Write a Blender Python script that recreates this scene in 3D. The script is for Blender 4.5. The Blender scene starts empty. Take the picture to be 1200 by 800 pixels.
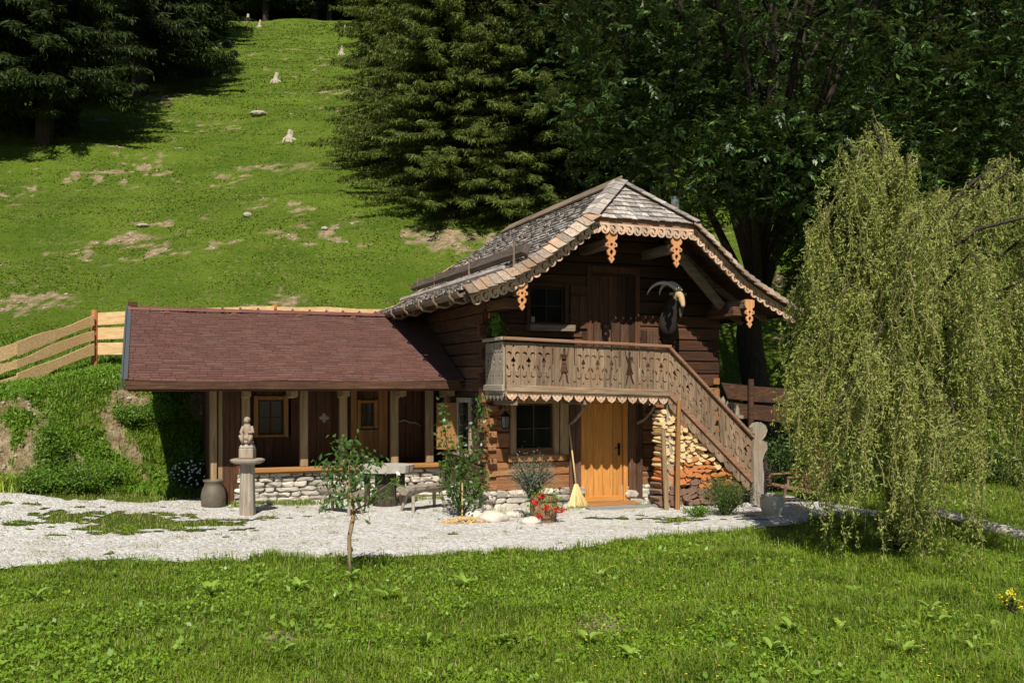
import bpy, math, random
import numpy as np
from mathutils import Vector, Matrix
from mathutils.geometry import tessellate_polygon

random.seed(7); RNG = np.random.default_rng(11)
SC = bpy.context.scene; COL = SC.collection
R = math.radians

# ------------------------------------------------------------------ camera, sky, sun, exposure
CAMZ = 2.3; F = 1100.0
cam = bpy.data.cameras.new('camera'); camo = bpy.data.objects.new('camera', cam); COL.objects.link(camo)
camo.location = (0, 0, CAMZ); camo.rotation_euler = (R(90), 0, 0)
cam.sensor_width = 36; cam.lens = 36*F/1200; cam.shift_y = 50/1200; cam.clip_end = 1500; cam.clip_start = .1
SC.camera = camo
SUN_EL, SUN_X, SUN_Y = R(49), -.02, -1.0      # horizontal direction towards the sun
w = bpy.data.worlds.new('World'); SC.world = w; w.use_nodes = True
nt = w.node_tree; bg = nt.nodes['Background']; sk = nt.nodes.new('ShaderNodeTexSky')
sk.sky_type = 'NISHITA'; sk.sun_disc = False; sk.sun_elevation = SUN_EL
sk.sun_rotation = math.atan2(SUN_X, SUN_Y); sk.altitude = 900; sk.air_density = 1.0; sk.dust_density = .4
nt.links.new(sk.outputs[0], bg.inputs[0]); bg.inputs[1].default_value = .05
sl = bpy.data.lights.new('sun', 'SUN'); so = bpy.data.objects.new('sun', sl); COL.objects.link(so)
sl.energy = 5.0; sl.angle = R(.5); sl.color = (1, .93, .81)
so.rotation_euler = Vector((SUN_X*math.cos(SUN_EL), SUN_Y*math.cos(SUN_EL), math.sin(SUN_EL))).to_track_quat('Z', 'Y').to_euler()
SC.view_settings.view_transform = 'Standard'; SC.view_settings.look = 'None'
SC.view_settings.exposure = 0.36; SC.view_settings.gamma = 1

# ------------------------------------------------------------------ numpy noise and terrain
def _h(ix, iy, s):
    n = (ix*374761393 + iy*668265263 + s*974634777) & 0x7fffffff
    n = ((n ^ (n >> 13))*1274126177) & 0x7fffffff
    return ((n ^ (n >> 16)) & 0xffff)/65535.0
def vn(x, y, s=0):
    x = np.asarray(x, float); y = np.asarray(y, float)
    ix = np.floor(x).astype(np.int64); iy = np.floor(y).astype(np.int64)
    fx = x-ix; fy = y-iy; fx = fx*fx*(3-2*fx); fy = fy*fy*(3-2*fy)
    a = _h(ix, iy, s); b = _h(ix+1, iy, s); c = _h(ix, iy+1, s); d = _h(ix+1, iy+1, s)
    return (a*(1-fx)+b*fx)*(1-fy)+(c*(1-fx)+d*fx)*fy
def fbm(x, y, s=0, o=4):
    r = 0; a = .5; t = 0
    for i in range(o):
        r = r+a*vn(x*2**i, y*2**i, s+i*7); t += a; a *= .5
    return r/t
def sm(x):
    x = np.clip(x, 0, 1); return x*x*(3-2*x)
def terr(X, Y):
    X = np.asarray(X, float); Y = np.asarray(Y, float)
    toe = np.interp(X, [-40, -14, -10.5, -7.5, -5, -2, 2, 6, 12, 40], [16, 17, 17.1, 18.6, 21.0, 22.8, 24.4, 26, 25, 24])
    bh = np.interp(X, [-30, -10.5, -7, -5, 0, 4, 9, 20], [1.3, 1.5, 2.2, 2.6, 2.2, 1.2, .6, .6])
    wd = np.interp(X, [-14, -10, -7, 0, 8], [1.9, 2.0, 2.4, 2.2, 4.0])
    z = .38*sm((-X-5)/5)*sm((Y-12)/5)
    z = z + bh*sm((Y-toe)/wd) + .17*np.clip(np.minimum(Y, 24)-toe-wd, 0, 9)
    hs = np.clip(Y-23.5, 0, 400)
    yc = 97 + 6*(vn(X*.05, X*0+3, 5)-.5)
    up = np.where(Y < yc, hs, (yc-23.5)+7*(1-np.exp(-(np.maximum(Y, yc)-yc)/14)))
    up = np.where(hs < 2, hs*hs/4, up-1)
    z = z + .513*up
    amp = np.clip((Y-22)/20, 0, 1)
    z = z + amp*(1.5*(fbm(X*.06, Y*.06, 3)-.5) + .5*(fbm(X*.3, Y*.3, 9)-.5)*1.0 + .42*(fbm(X*.10+Y*.02, Y*.75, 13, 3)-.5))
    bank = sm((Y-toe)/1.0)*np.clip(1-(Y-toe-3)/6, 0, 1)
    z = z + bank*.45*(fbm(X*1.1, Y*1.1, 21)-.5)
    z = z + (.03*(fbm(X*.9, Y*.9, 31)-.5)+.05*(vn(X*1.9, Y*1.9, 33)-.5)*(Y < 11.5))*np.clip(1-bank, 0, 1)
    return z
def G(px, py, dz=0.0):
    """world point on the terrain under a photograph pixel"""
    u = (px-600)/F; v = (450-py)/F
    Y = np.arange(6, 120, .02); d = CAMZ+v*Y-(terr(u*Y, Y)+dz)
    k = np.argmax(d < 0) if (d < 0).any() else len(Y)-1
    y = float(Y[k]); return Vector((u*y, y, float(terr(u*y, y))))
def tz(x, y): return float(terr(x, y))

_lx = []; _ly = []
for px, py in [(-500, 676), (0, 665), (150, 659), (300, 656), (400, 657), (480, 653), (560, 650), (640, 646), (760, 632), (860, 621), (960, 611), (1040, 606)]:
    Yv = CAMZ*F/(py-450); _lx.append((px-600)/F*Yv); _ly.append(Yv)
def path_mask(X, Y):
    X = np.asarray(X, float); Y = np.asarray(Y, float)
    n = (fbm(X*1.3, Y*1.3, 41)-.5)*1.1 + (fbm(X*6, Y*6, 43)-.5)*.65
    low = np.interp(X, _lx, _ly)
    up = np.interp(X, [-16, -10.5, -8, -6.8, -6, -3, 0, 3, 5, 6.2, 6.8], [16.2, 16.7, 17.0, 17.3, 19, 20, 20, 21, 20.5, 18.5, 16.6])
    m = np.minimum(Y-low+n*.6, up-Y+n)
    m = np.minimum(m, 6.9-X+n)
    wz = np.clip(1-np.abs(X+6.2)/3.2, 0, 1)*np.clip(1-np.abs(Y-15.3)/2.0, 0, 1)
    wz = np.maximum(wz, .9*np.clip(1-np.abs(X+9.5)/1.2, 0, 1)*np.clip(1-np.abs(Y-12.9)/.5, 0, 1))
    wz = np.maximum(wz, .8*np.clip(1-np.abs(X-2.6)/2.5, 0, 1)*np.clip(1-np.abs(Y-15.9)/.7, 0, 1))
    weed = fbm(X*2.2+5, Y*3.0, 47)*.65+fbm(X*7, Y*9, 49)*.62+wz*.62
    return np.where(weed > 1.0, -1, m)

# ------------------------------------------------------------------ materials
def nodes(name):
    m = bpy.data.materials.new(name); m.use_nodes = True
    n = m.node_tree.nodes; l = m.node_tree.links; b = n['Principled BSDF']
    return m, n, l, b
def mixc(n, l, a, b, f, mode='MIX'):
    x = n.new('ShaderNodeMix'); x.data_type = 'RGBA'; x.blend_type = mode
    for i, v in ((0, f), (6, a), (7, b)):
        if hasattr(v, 'is_linked'): l.new(v, x.inputs[i])
        else: x.inputs[i].default_value = v if i == 0 else (*v, 1)
    return x.outputs[2]
def noise(n, l, vec, scale, detail=6, rough=.6, dist=0):
    t = n.new('ShaderNodeTexNoise'); t.inputs['Scale'].default_value = scale; t.inputs['Detail'].default_value = detail
    t.inputs['Roughness'].default_value = rough; t.inputs['Distortion'].default_value = dist
    if vec: l.new(vec, t.inputs['Vector'])
    return t.outputs['Fac']
def ramp(n, l, f, lo, hi):
    r = n.new('ShaderNodeMapRange'); l.new(f, r.inputs[0]); r.inputs[1].default_value = lo; r.inputs[2].default_value = hi
    return r.outputs[0]
def math_(n, l, op, a, b):
    x = n.new('ShaderNodeMath'); x.operation = op
    for i, v in ((0, a), (1, b)):
        if hasattr(v, 'is_linked'): l.new(v, x.inputs[i])
        else: x.inputs[i].default_value = v
    return x.outputs[0]
def bump(n, l, b, h, strength=.4, dist=.02):
    x = n.new('ShaderNodeBump'); x.inputs['Strength'].default_value = strength; x.inputs['Distance'].default_value = dist
    l.new(h, x.inputs['Height']); l.new(x.outputs[0], b.inputs['Normal'])
def island(n): return n.new('ShaderNodeNewGeometry').outputs['Random Per Island']

_wood = {}
def wood(name, c1, c2, axis='x', c3=None, var=.35, rough=.8, bs=.5, grain=1.0):
    key = (name, axis)
    if key in _wood: return _wood[key]
    m, n, l, b = nodes(name+'_'+axis)
    tc = n.new('ShaderNodeTexCoord'); mp = n.new('ShaderNodeMapping'); l.new(tc.outputs['Object'], mp.inputs[0])
    s = {'x': (1.6, 26, 26), 'y': (26, 1.6, 26), 'z': (26, 26, 1.6)}[axis]
    mp.inputs['Scale'].default_value = [v*grain for v in s]
    isl = island(n)
    cv = n.new('ShaderNodeCombineXYZ')
    k = math_(n, l, 'MULTIPLY', isl, 37.0)
    for i in range(3): l.new(k, cv.inputs[i])
    l.new(cv.outputs[0], mp.inputs['Location'])
    g = noise(n, l, mp.outputs[0], 1.0, 8, .65, .6)
    g = ramp(n, l, g, .34, .68)
    col = mixc(n, l, c1, c2, g)
    if c3:
        big = noise(n, l, tc.outputs['Object'], 2.3, 5, .7)
        col = mixc(n, l, col, c3, ramp(n, l, big, .45, .68))
    hs = n.new('ShaderNodeHueSaturation'); l.new(col, hs.inputs['Color'])
    l.new(math_(n, l, 'ADD', math_(n, l, 'MULTIPLY', isl, var*2), 1-var), hs.inputs['Value'])
    l.new(hs.outputs[0], b.inputs['Base Color'])
    b.inputs['Roughness'].default_value = rough; b.inputs['Specular IOR Level'].default_value = .25
    bump(n, l, b, g, bs, .012)
    _wood[key] = m; return m
def W(kind, axis='x'):
    P = {
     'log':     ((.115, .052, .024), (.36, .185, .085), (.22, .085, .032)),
     'logdark': ((.030, .016, .010), (.115, .056, .028), (.05, .022, .012)),  # old dark wood, lowered further to put shade into its colour
     'sidelog': ((.042, .022, .013), (.145, .080, .044), (.07, .032, .017)),  # roof overhang shade on the side walls put into the darker colour
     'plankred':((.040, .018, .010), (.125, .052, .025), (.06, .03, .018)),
     'grey':    ((.105, .072, .047), (.36, .255, .165), (.22, .135, .08)),
     'lace':    ((.46, .29, .19), (.72, .49, .33), (.50, .38, .29)),
     'pendant': ((.44, .19, .075), (.62, .32, .15), None),
     'shingle': ((.17, .155, .145), (.54, .50, .47), (.28, .23, .19)),
     'verge':   ((.17, .14, .115), (.44, .36, .28), (.40, .22, .12)),
     'door':    ((.34, .145, .03), (.64, .30, .075), (.48, .22, .06)),
     'warm':    ((.20, .095, .03), (.36, .18, .065), None),
     'rail':    ((.17, .085, .05), (.30, .16, .10), (.22, .15, .10)),
     'guard':   ((.05, .038, .03), (.13, .10, .08), None),
     'palelog': ((.40, .37, .31), (.66, .62, .54), None),
     'beam':    ((.10, .075, .055), (.27, .20, .145), None),
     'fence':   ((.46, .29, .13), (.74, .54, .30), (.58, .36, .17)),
     'fencered':((.30, .11, .04), (.48, .20, .08), None),
     'firenew': ((.48, .33, .15), (.80, .62, .36), None),
     'firered': ((.34, .11, .035), (.58, .25, .09), None),
     'firegrey':((.10, .06, .045), (.26, .16, .11), None),
     'silver':  ((.17, .145, .115), (.42, .37, .30), (.26, .20, .14)),
     'bark':    ((.022, .016, .012), (.075, .055, .042), None),
     'frame':   ((.18, .115, .06), (.36, .25, .14), None),
    }[kind]
    return wood(kind, P[0], P[1], axis, P[2], var=.45 if kind in ('log', 'shingle', 'verge', 'firenew', 'firered', 'firegrey', 'sidelog', 'plankred') else .2,
                bs=.7 if kind in ('log', 'sidelog', 'bark') else .4)
def plain(name, c, rough=.6, metal=0, var=0, nz=0, spec=.5, bs=0, sc=30):
    m, n, l, b = nodes(name)
    b.inputs['Base Color'].default_value = (*c, 1); b.inputs['Roughness'].default_value = rough
    b.inputs['Metallic'].default_value = metal; b.inputs['Specular IOR Level'].default_value = spec
    if nz or var or bs:
        tc = n.new('ShaderNodeTexCoord'); g = noise(n, l, tc.outputs['Object'], sc, 6, .65)
        f = math_(n, l, 'ADD', math_(n, l, 'MULTIPLY', g, nz*2), 1-nz)
        if var: f = math_(n, l, 'MULTIPLY', f, math_(n, l, 'ADD', math_(n, l, 'MULTIPLY', island(n), var*2), 1-var))
        hs = n.new('ShaderNodeHueSaturation'); hs.inputs['Color'].default_value = (*c, 1); l.new(f, hs.inputs['Value'])
        l.new(hs.outputs[0], b.inputs['Base Color'])
        if bs: bump(n, l, b, g, bs, .02)
    return m
def leafmat(name, c1, c2, tr=.3, rough=.5, spec=.35, c3=None, p3=.9, pk=.35, psc=1.1):
    m, n, l, b = nodes(name)
    isl = island(n)
    tc = n.new('ShaderNodeTexCoord'); pn = noise(n, l, tc.outputs['Object'], psc, 4, .6)
    col = mixc(n, l, c1, c2, math_(n, l, 'ADD', math_(n, l, 'MULTIPLY', isl, 1-pk), math_(n, l, 'MULTIPLY', ramp(n, l, pn, .32, .68), pk)))
    if c3:
        st = math_(n, l, 'GREATER_THAN', math_(n, l, 'FRACT', math_(n, l, 'MULTIPLY', isl, 17.3), 0), p3)
        col = mixc(n, l, col, c3, st)
    l.new(col, b.inputs['Base Color']); b.inputs['Roughness'].default_value = rough; b.inputs['Specular IOR Level'].default_value = spec
    t = n.new('ShaderNodeBsdfTranslucent'); l.new(mixc(n, l, col, (1, .95, .35), .12), t.inputs[0])
    mx = n.new('ShaderNodeMixShader'); mx.inputs[0].default_value = tr
    l.new(b.outputs[0], mx.inputs[1]); l.new(t.outputs[0], mx.inputs[2])
    l.new(mx.outputs[0], n['Material Output'].inputs[0])
    return m

# ------------------------------------------------------------------ mesh builder
ORG = {}
def tagp(o, label=None, cat=None, group=None, kind=None):
    if label: o['label'] = label
    if cat: o['category'] = cat
    if group: o['group'] = group
    if kind: o['kind'] = kind
    return o
YAW = R(21.0); CY, SY = math.cos(YAW), math.sin(YAW); HX, HY = -.466, 17.1
def hp(s, t, z=0): return Vector((HX+CY*s-SY*t, HY+SY*s+CY*t, z))
def hinv(x, y): dx, dy = x-HX, y-HY; return (CY*dx+SY*dy, -SY*dx+CY*dy)
def thing(name, label, cat, org, group=None, house=False, rotz=0):
    o = bpy.data.objects.new(name, None); COL.objects.link(o); o.empty_display_size = .2
    if house: o.location = hp(*org); o.rotation_euler = (0, 0, YAW)
    else: o.location = org; o.rotation_euler = (0, 0, rotz)
    ORG[o.name] = Vector(org)
    return tagp(o, label, cat, group)
class MB:
    def __init__(s): s.v = []; s.f = []; s.mi = []
    def add(s, vs, fs, mi=0):
        b = len(s.v); s.pc = getattr(s, 'pc', []); s.pc.append((b, len(s.f))); s.v += [tuple(p) for p in vs]; s.f += [tuple(i+b for i in f) for f in fs]; s.mi += [mi]*len(fs)
    def box(s, x0, x1, y0, y1, z0, z1, mi=0):
        s.add([(x, y, z) for x in (x0, x1) for y in (y0, y1) for z in (z0, z1)],
              [(0, 1, 3, 2), (4, 6, 7, 5), (0, 4, 5, 1), (2, 3, 7, 6), (0, 2, 6, 4), (1, 5, 7, 3)], mi)
    def obox(s, c, ax, ay, az, hx, hy, hz, mi=0, taper=1.0):
        c = Vector(c); ax = Vector(ax).normalized(); ay = Vector(ay).normalized(); az = Vector(az).normalized()
        vs = [c+ax*(i*hx*(taper if k > 0 else 1))+ay*(j*hy*(taper if k > 0 else 1))+az*(k*hz) for i in (-1, 1) for j in (-1, 1) for k in (-1, 1)]
        s.add(vs, [(0, 1, 3, 2), (4, 6, 7, 5), (0, 4, 5, 1), (2, 3, 7, 6), (0, 2, 6, 4), (1, 5, 7, 3)], mi)
    def beam(s, a, b, w, h, up=(0, 0, 1), mi=0):
        a = Vector(a); b = Vector(b); d = (b-a); L = d.length; d.normalize(); up = Vector(up)
        sd = d.cross(up)
        if sd.length < 1e-3: sd = d.cross(Vector((1, 0, 0)))
        sd.normalize(); u = sd.cross(d)
        s.obox((a+b)/2, d, sd, u, L/2, w/2, h/2, mi)
    def tube(s, pts, rad, n=8, cap=True, mi=0, jit=0):
        pts = [Vector(p) for p in pts]; rings = []
        if not hasattr(rad, '__len__'): rad = [rad]*len(pts)
        prev = None
        for i, p in enumerate(pts):
            d = (pts[min(i+1, len(pts)-1)]-pts[max(i-1, 0)]).normalized()
            if prev is None:
                a = d.cross(Vector((.13, .21, 1)))
                if a.length < 1e-3: a = d.cross(Vector((1, 0, 0)))
            else: a = prev-d*prev.dot(d)
            a.normalize(); prev = a; b = d.cross(a)
            rings.append([p+(a*math.cos(2*math.pi*k/n)+b*math.sin(2*math.pi*k/n))*rad[i]*(1+random.uniform(-jit, jit)) for k in range(n)])
        vs = [v for r in rings for v in r]; fs = []
        for i in range(len(pts)-1):
            for k in range(n): fs.append((i*n+k, i*n+(k+1) % n, (i+1)*n+(k+1) % n, (i+1)*n+k))
        if cap: fs.append(tuple(range(n))[::-1]); fs.append(tuple((len(pts)-1)*n+k for k in range(n)))
        s.add(vs, fs, mi)
    def lathe(s, c, prof, n=20, mi=0):
        c = Vector(c); vs = []; fs = []
        for r, z in prof:
            for k in range(n): vs.append(c+Vector((r*math.cos(2*math.pi*k/n), r*math.sin(2*math.pi*k/n), z)))
        for i in range(len(prof)-1):
            for k in range(n): fs.append((i*n+k, i*n+(k+1) % n, (i+1)*n+(k+1) % n, (i+1)*n+k))
        fs.append(tuple(range(n))[::-1]); fs.append(tuple((len(prof)-1)*n+k for k in range(n)))
        s.add(vs, fs, mi)
    def blob(s, c, r, seed=0, amp=.25, mi=0, sub=2, rot=0, boxy=0):
        vs, fs = ico(sub); c = Vector(c); out = []
        for v in vs:
            k = 1+amp*(nz3(v, seed)-.5)*2
            if boxy: v = Vector([math.copysign(abs(q)**boxy, q) for q in v])*.86
            p = Vector((v.x*r[0], v.y*r[1], v.z*r[2]))*k
            p = Vector((p.x*math.cos(rot)-p.y*math.sin(rot), p.x*math.sin(rot)+p.y*math.cos(rot), p.z))
            out.append(c+p)
        s.add(out, fs, mi)
    def plate(s, outer, holes, fmap, mi=0):
        """outer/holes in (u,v); fmap(u,v,side) -> 3D point, side 0 front, 1 back"""
        loops = [outer]+holes
        tris = tessellate_polygon([[Vector((u, v, 0)) for u, v in lp] for lp in loops])
        flat = [p for lp in loops for p in lp]; n = len(flat)
        vs = [fmap(u, v, 0) for u, v in flat]+[fmap(u, v, 1) for u, v in flat]
        fs = [tuple(t) for t in tris]+[tuple(i+n for i in t)[::-1] for t in tris]
        k = 0
        for lp in loops:
            m = len(lp)
            for i in range(m): a, b = k+i, k+(i+1) % m; fs.append((a, b, b+n, a+n))
            k += m
        s.add(vs, fs, mi)
    def each(s, name, mat, parent, **kw):
        pc = s.pc+[(len(s.v), len(s.f))]
        for (v0, f0), (v1, f1) in zip(pc[:-1], pc[1:]):
            m = MB(); m.v = s.v[v0:v1]; m.f = [tuple(i-v0 for i in f) for f in s.f[f0:f1]]; m.mi = s.mi[f0:f1]; m.build(name, mat, parent, **kw)
    def build(s, name, mat, parent=None, smooth=False, bevel=0, loc=None, house=False, subd=0):
        me = bpy.data.meshes.new(name)
        org = ORG[parent.name] if parent else Vector(loc or (0, 0, 0))
        me.from_pydata([(v[0]-org.x, v[1]-org.y, v[2]-org.z) for v in s.v], [], s.f)
        mats = mat if isinstance(mat, (list, tuple)) else [mat]
        for m in mats: me.materials.append(m)
        if len(mats) > 1: me.polygons.foreach_set('material_index', s.mi)
        if smooth: me.polygons.foreach_set('use_smooth', [True]*len(me.polygons))
        me.update()
        o = bpy.data.objects.new(name, me); COL.objects.link(o)
        if parent: o.parent = parent; ORG[o.name] = org
        elif house: o.location = hp(*org); o.rotation_euler = (0, 0, YAW)
        else: o.location = org
        if not parent: ORG[o.name] = org
        if bevel:
            md = o.modifiers.new('bevel', 'BEVEL'); md.width = bevel; md.segments = 1; md.limit_method = 'ANGLE'; md.angle_limit = R(50)
        if subd:
            md = o.modifiers.new('sub', 'SUBSURF'); md.levels = subd; md.render_levels = subd
        return o
_ico = {}
def ico(sub):
    if sub in _ico: return _ico[sub]
    import bmesh
    bm = bmesh.new(); bmesh.ops.create_icosphere(bm, subdivisions=sub, radius=1)
    _ico[sub] = ([v.co.copy() for v in bm.verts], [tuple(v.index for v in f.verts) for f in bm.faces]); bm.free()
    return _ico[sub]
def nz3(v, seed):
    return float(vn(v.x*1.7+seed*3.1+v.z*1.3, v.y*1.7+v.z*.9+seed*1.7, seed % 91))*.65+float(vn(v.x*4+seed, v.y*4-v.z*3.3, 5+seed % 77))*.35
def raw(name, V, Fc, mat, parent=None, loc=(0, 0, 0), smooth=False):
    """numpy mesh: V (n,3), Fc (m,k)"""
    me = bpy.data.meshes.new(name); V = np.asarray(V, dtype=np.float32)-np.array(loc, dtype=np.float32); Fc = np.asarray(Fc, dtype=np.int32)
    m, k = Fc.shape
    me.vertices.add(len(V)); me.vertices.foreach_set('co', V.ravel())
    me.loops.add(m*k); me.loops.foreach_set('vertex_index', Fc.ravel())
    me.polygons.add(m); me.polygons.foreach_set('loop_start', np.arange(m, dtype=np.int32)*k)
    if smooth: me.polygons.foreach_set('use_smooth', np.ones(m, bool))
    me.update(calc_edges=True); me.validate()
    if mat: me.materials.append(mat)
    o = bpy.data.objects.new(name, me); COL.objects.link(o)
    if parent: o.parent = parent
    else: o.location = loc
    return o
def unit(a): return a/np.maximum(np.linalg.norm(a, axis=-1, keepdims=True), 1e-9)
def rdir(n, up=0): 
    a = RNG.normal(size=(n, 3)); a[:, 2] += up; return unit(a)
def leafquads(C, D, L, Wd, fold=.25, N=None):
    """rhombic leaves: base C, along D"""
    n = len(C); L = np.broadcast_to(L, (n,))[:, None]; Wd = np.broadcast_to(Wd, (n,))[:, None]
    if N is None: N = rdir(n)
    S = unit(np.cross(D, N)); U = np.cross(S, D)
    a = C; b = C+D*L*.45+S*Wd*.5+U*Wd*fold; c = C+D*L; d = C+D*L*.45-S*Wd*.5+U*Wd*fold
    V = np.stack([a, b, c, d], 1).reshape(-1, 3)
    return V, np.arange(n*4).reshape(n, 4)
def joinq(parts):
    V = []; Q = []; k = 0
    for v, q in parts: V.append(v); Q.append(q+k); k += len(v)
    return np.concatenate(V), np.concatenate(Q)
# ================================================================== THE SETTING
def ground_mat():
    m, n, l, b = nodes('meadow_ground')
    tc = n.new('ShaderNodeTexCoord'); P = tc.outputs['Object']
    at = n.new('ShaderNodeAttribute'); at.attribute_name = 'bare'
    af = n.new('ShaderNodeAttribute'); af.attribute_name = 'far'
    g1 = noise(n, l, P, .35, 5, .6); g2 = noise(n, l, P, 2.6, 6, .7); g3 = noise(n, l, P, 22, 5, .7)
    c = mixc(n, l, (.068, .125, .009), (.118, .185, .016), ramp(n, l, g1, .36, .64))
    c = mixc(n, l, c, (.165, .175, .038), ramp(n, l, g2, .50, .78))
    c = mixc(n, l, c, (.055, .105, .008), ramp(n, l, g3, .52, .80))
    c = mixc(n, l, c, (.34, .29, .15), math_(n, l, 'MULTIPLY', ramp(n, l, noise(n, l, P, 6.0, 5, .8), .56, .66), ramp(n, l, noise(n, l, P, .45, 3, .6), .36, .60)))
    e = mixc(n, l, (.17, .11, .055), (.48, .38, .25), ramp(n, l, noise(n, l, P, 5, 6, .7), .35, .65))
    bf = math_(n, l, 'ADD', at.outputs['Fac'], math_(n, l, 'MULTIPLY', math_(n, l, 'SUBTRACT', g3, .5), 1.1))
    c = mixc(n, l, c, e, ramp(n, l, bf, .26, .78))
    l.new(c, b.inputs['Base Color']); b.inputs['Roughness'].default_value = .95; b.inputs['Specular IOR Level'].default_value = .1
    h = math_(n, l, 'ADD', g2, math_(n, l, 'MULTIPLY', g3, .7))
    bump(n, l, b, h, .9, .16)
    return m
def grid(us, ys, zoff=0):
    U, Yg = np.meshgrid(us, ys); X = U*np.maximum(Yg+12, 14)
    return X, Yg
nu, ny = 620, 640
us = np.linspace(-1.25, 1.25, nu)
ys = np.concatenate([np.linspace(-6, 6, 14)[:-1], 6*(330/6.0)**np.linspace(0, 1, ny-13)])
X, Yg = grid(us, ys); Z = terr(X, Yg)
# bare earth patches
bare = fbm(X*.28, Yg*.42, 61)*.42 + fbm(X*1.5, Yg*2.2, 63)*.40 + fbm(X*4.5, Yg*5.0, 65)*.30
hillf = np.clip((Yg-24)/3, 0, 1)*np.clip((95-Yg)/25, .25, 1)
lowf = 1+.0*X
bare = np.clip((bare-.625)*7.0, 0, 1)*hillf*lowf
def patch(px, py, rx, ry, a=1.0):
    global bare
    g = G(px, py); d = ((X-g.x)/rx)**2+((Yg-g.y)/ry)**2
    nn = fbm(X*2.2, Yg*2.2, 67)
    bare = np.maximum(bare, a*np.clip(1.0-d+(nn-.5)*3.4+(fbm(X*7, Yg*7, 69)-.5)*1.8, 0, 1))
for a in [(512, 280, 1.5, 1.6, .8), (30, 348, 1.9, .5), (25, 362, .9, .5), (310, 196, 1.4, .5, .8), (155, 282, .9, .6, .75), (685, 382, .4, .3), (345, 350, .5, .5, .8),
          (20, 480, .5, .4, .8), (25, 535, 1.3, .6), (200, 440, .35, .3, .8), (145, 520, .6, .3), (240, 485, .4, .3), (150, 465, .45, .3, .8),
          (700, 738, .40, .55, 1), (325, 748, .22, .25, 1), (650, 700, .2, .2, .9), (20, 740, .2, .2, .9), (1000, 720, .2, .2, .8), (412, 686, .3, .2, .9), (365, 195, 1.8, .8, .5), (1000, 600, 1.2, .6, .6)]:
    patch(*a)
def gindex(A): return A.ravel()
V = np.stack([X.ravel(), Yg.ravel(), Z.ravel()], 1)
I = np.arange(nu*ny).reshape(ny, nu)
Q = np.stack([I[:-1, :-1], I[:-1, 1:], I[1:, 1:], I[1:, :-1]], -1).reshape(-1, 4)
go = raw('ground', V, Q, ground_mat(), smooth=True); go['kind'] = 'structure'
a_ = go.data.attributes.new('bare', 'FLOAT', 'POINT'); a_.data.foreach_set('value', bare.ravel().astype(np.float32))
def bare_at(x, y):
    x = np.asarray(x); y = np.asarray(y)
    j = np.clip(np.searchsorted(ys, y), 0, ny-1); u = x/np.maximum(y+12, 14)
    i = np.clip(((u+1.25)/2.5*(nu-1)).round().astype(int), 0, nu-1)
    return bare[j, i]

# gravel path: a sheet with ragged edges
def gravel_mat():
    m, n, l, b = nodes('white_gravel')
    tc = n.new('ShaderNodeTexCoord'); P = tc.outputs['Object']
    vo = n.new('ShaderNodeTexVoronoi'); vo.inputs['Scale'].default_value = 26; l.new(P, vo.inputs['Vector'])
    v2 = n.new('ShaderNodeTexVoronoi'); v2.inputs['Scale'].default_value = 60; l.new(P, v2.inputs['Vector'])
    sp = n.new('ShaderNodeSeparateColor'); l.new(vo.outputs['Color'], sp.inputs[0])
    c = mixc(n, l, (.40, .385, .36), (.78, .765, .73), sp.outputs[0])
    g = noise(n, l, P, 1.3, 6, .7)
    c = mixc(n, l, c, (.42, .38, .30), ramp(n, l, g, .50, .80))
    g2 = noise(n, l, P, 7, 6, .75)
    c = mixc(n, l, c, (.20, .18, .12), ramp(n, l, g2, .61, .74))
    l.new(c, b.inputs['Base Color']); b.inputs['Roughness'].default_value = .9; b.inputs['Specular IOR Level'].default_value = .2
    h = math_(n, l, 'ADD', math_(n, l, 'MULTIPLY', vo.outputs['Distance'], -1.0), math_(n, l, 'MULTIPLY', v2.outputs['Distance'], -.5))
    h = math_(n, l, 'ADD', h, math_(n, l, 'MULTIPLY', g2, .8))
    bump(n, l, b, h, .9, .03)
    return m
gs = .055
gx = np.arange(-16, 7.4, gs); gy = np.arange(10.5, 21.5, gs)
GX, GY = np.meshgrid(gx, gy); M = path_mask(GX, GY) > 0
keep = M[:-1, :-1] & M[1:, :-1] & M[:-1, 1:] & M[1:, 1:]
I = np.arange(GX.size).reshape(GX.shape)
Q = np.stack([I[:-1, :-1], I[:-1, 1:], I[1:, 1:], I[1:, :-1]], -1)[keep]
used = np.unique(Q); remap = -np.ones(GX.size, int); remap[used] = np.arange(len(used))
PV = np.stack([GX.ravel(), GY.ravel(), (terr(GX, GY)+.012+.012*(fbm(GX*3, GY*3, 71)-.3)).ravel()], 1)[used]
po = raw('gravel_path', PV, remap[Q], gravel_mat(), smooth=True); po['kind'] = 'structure'

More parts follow.
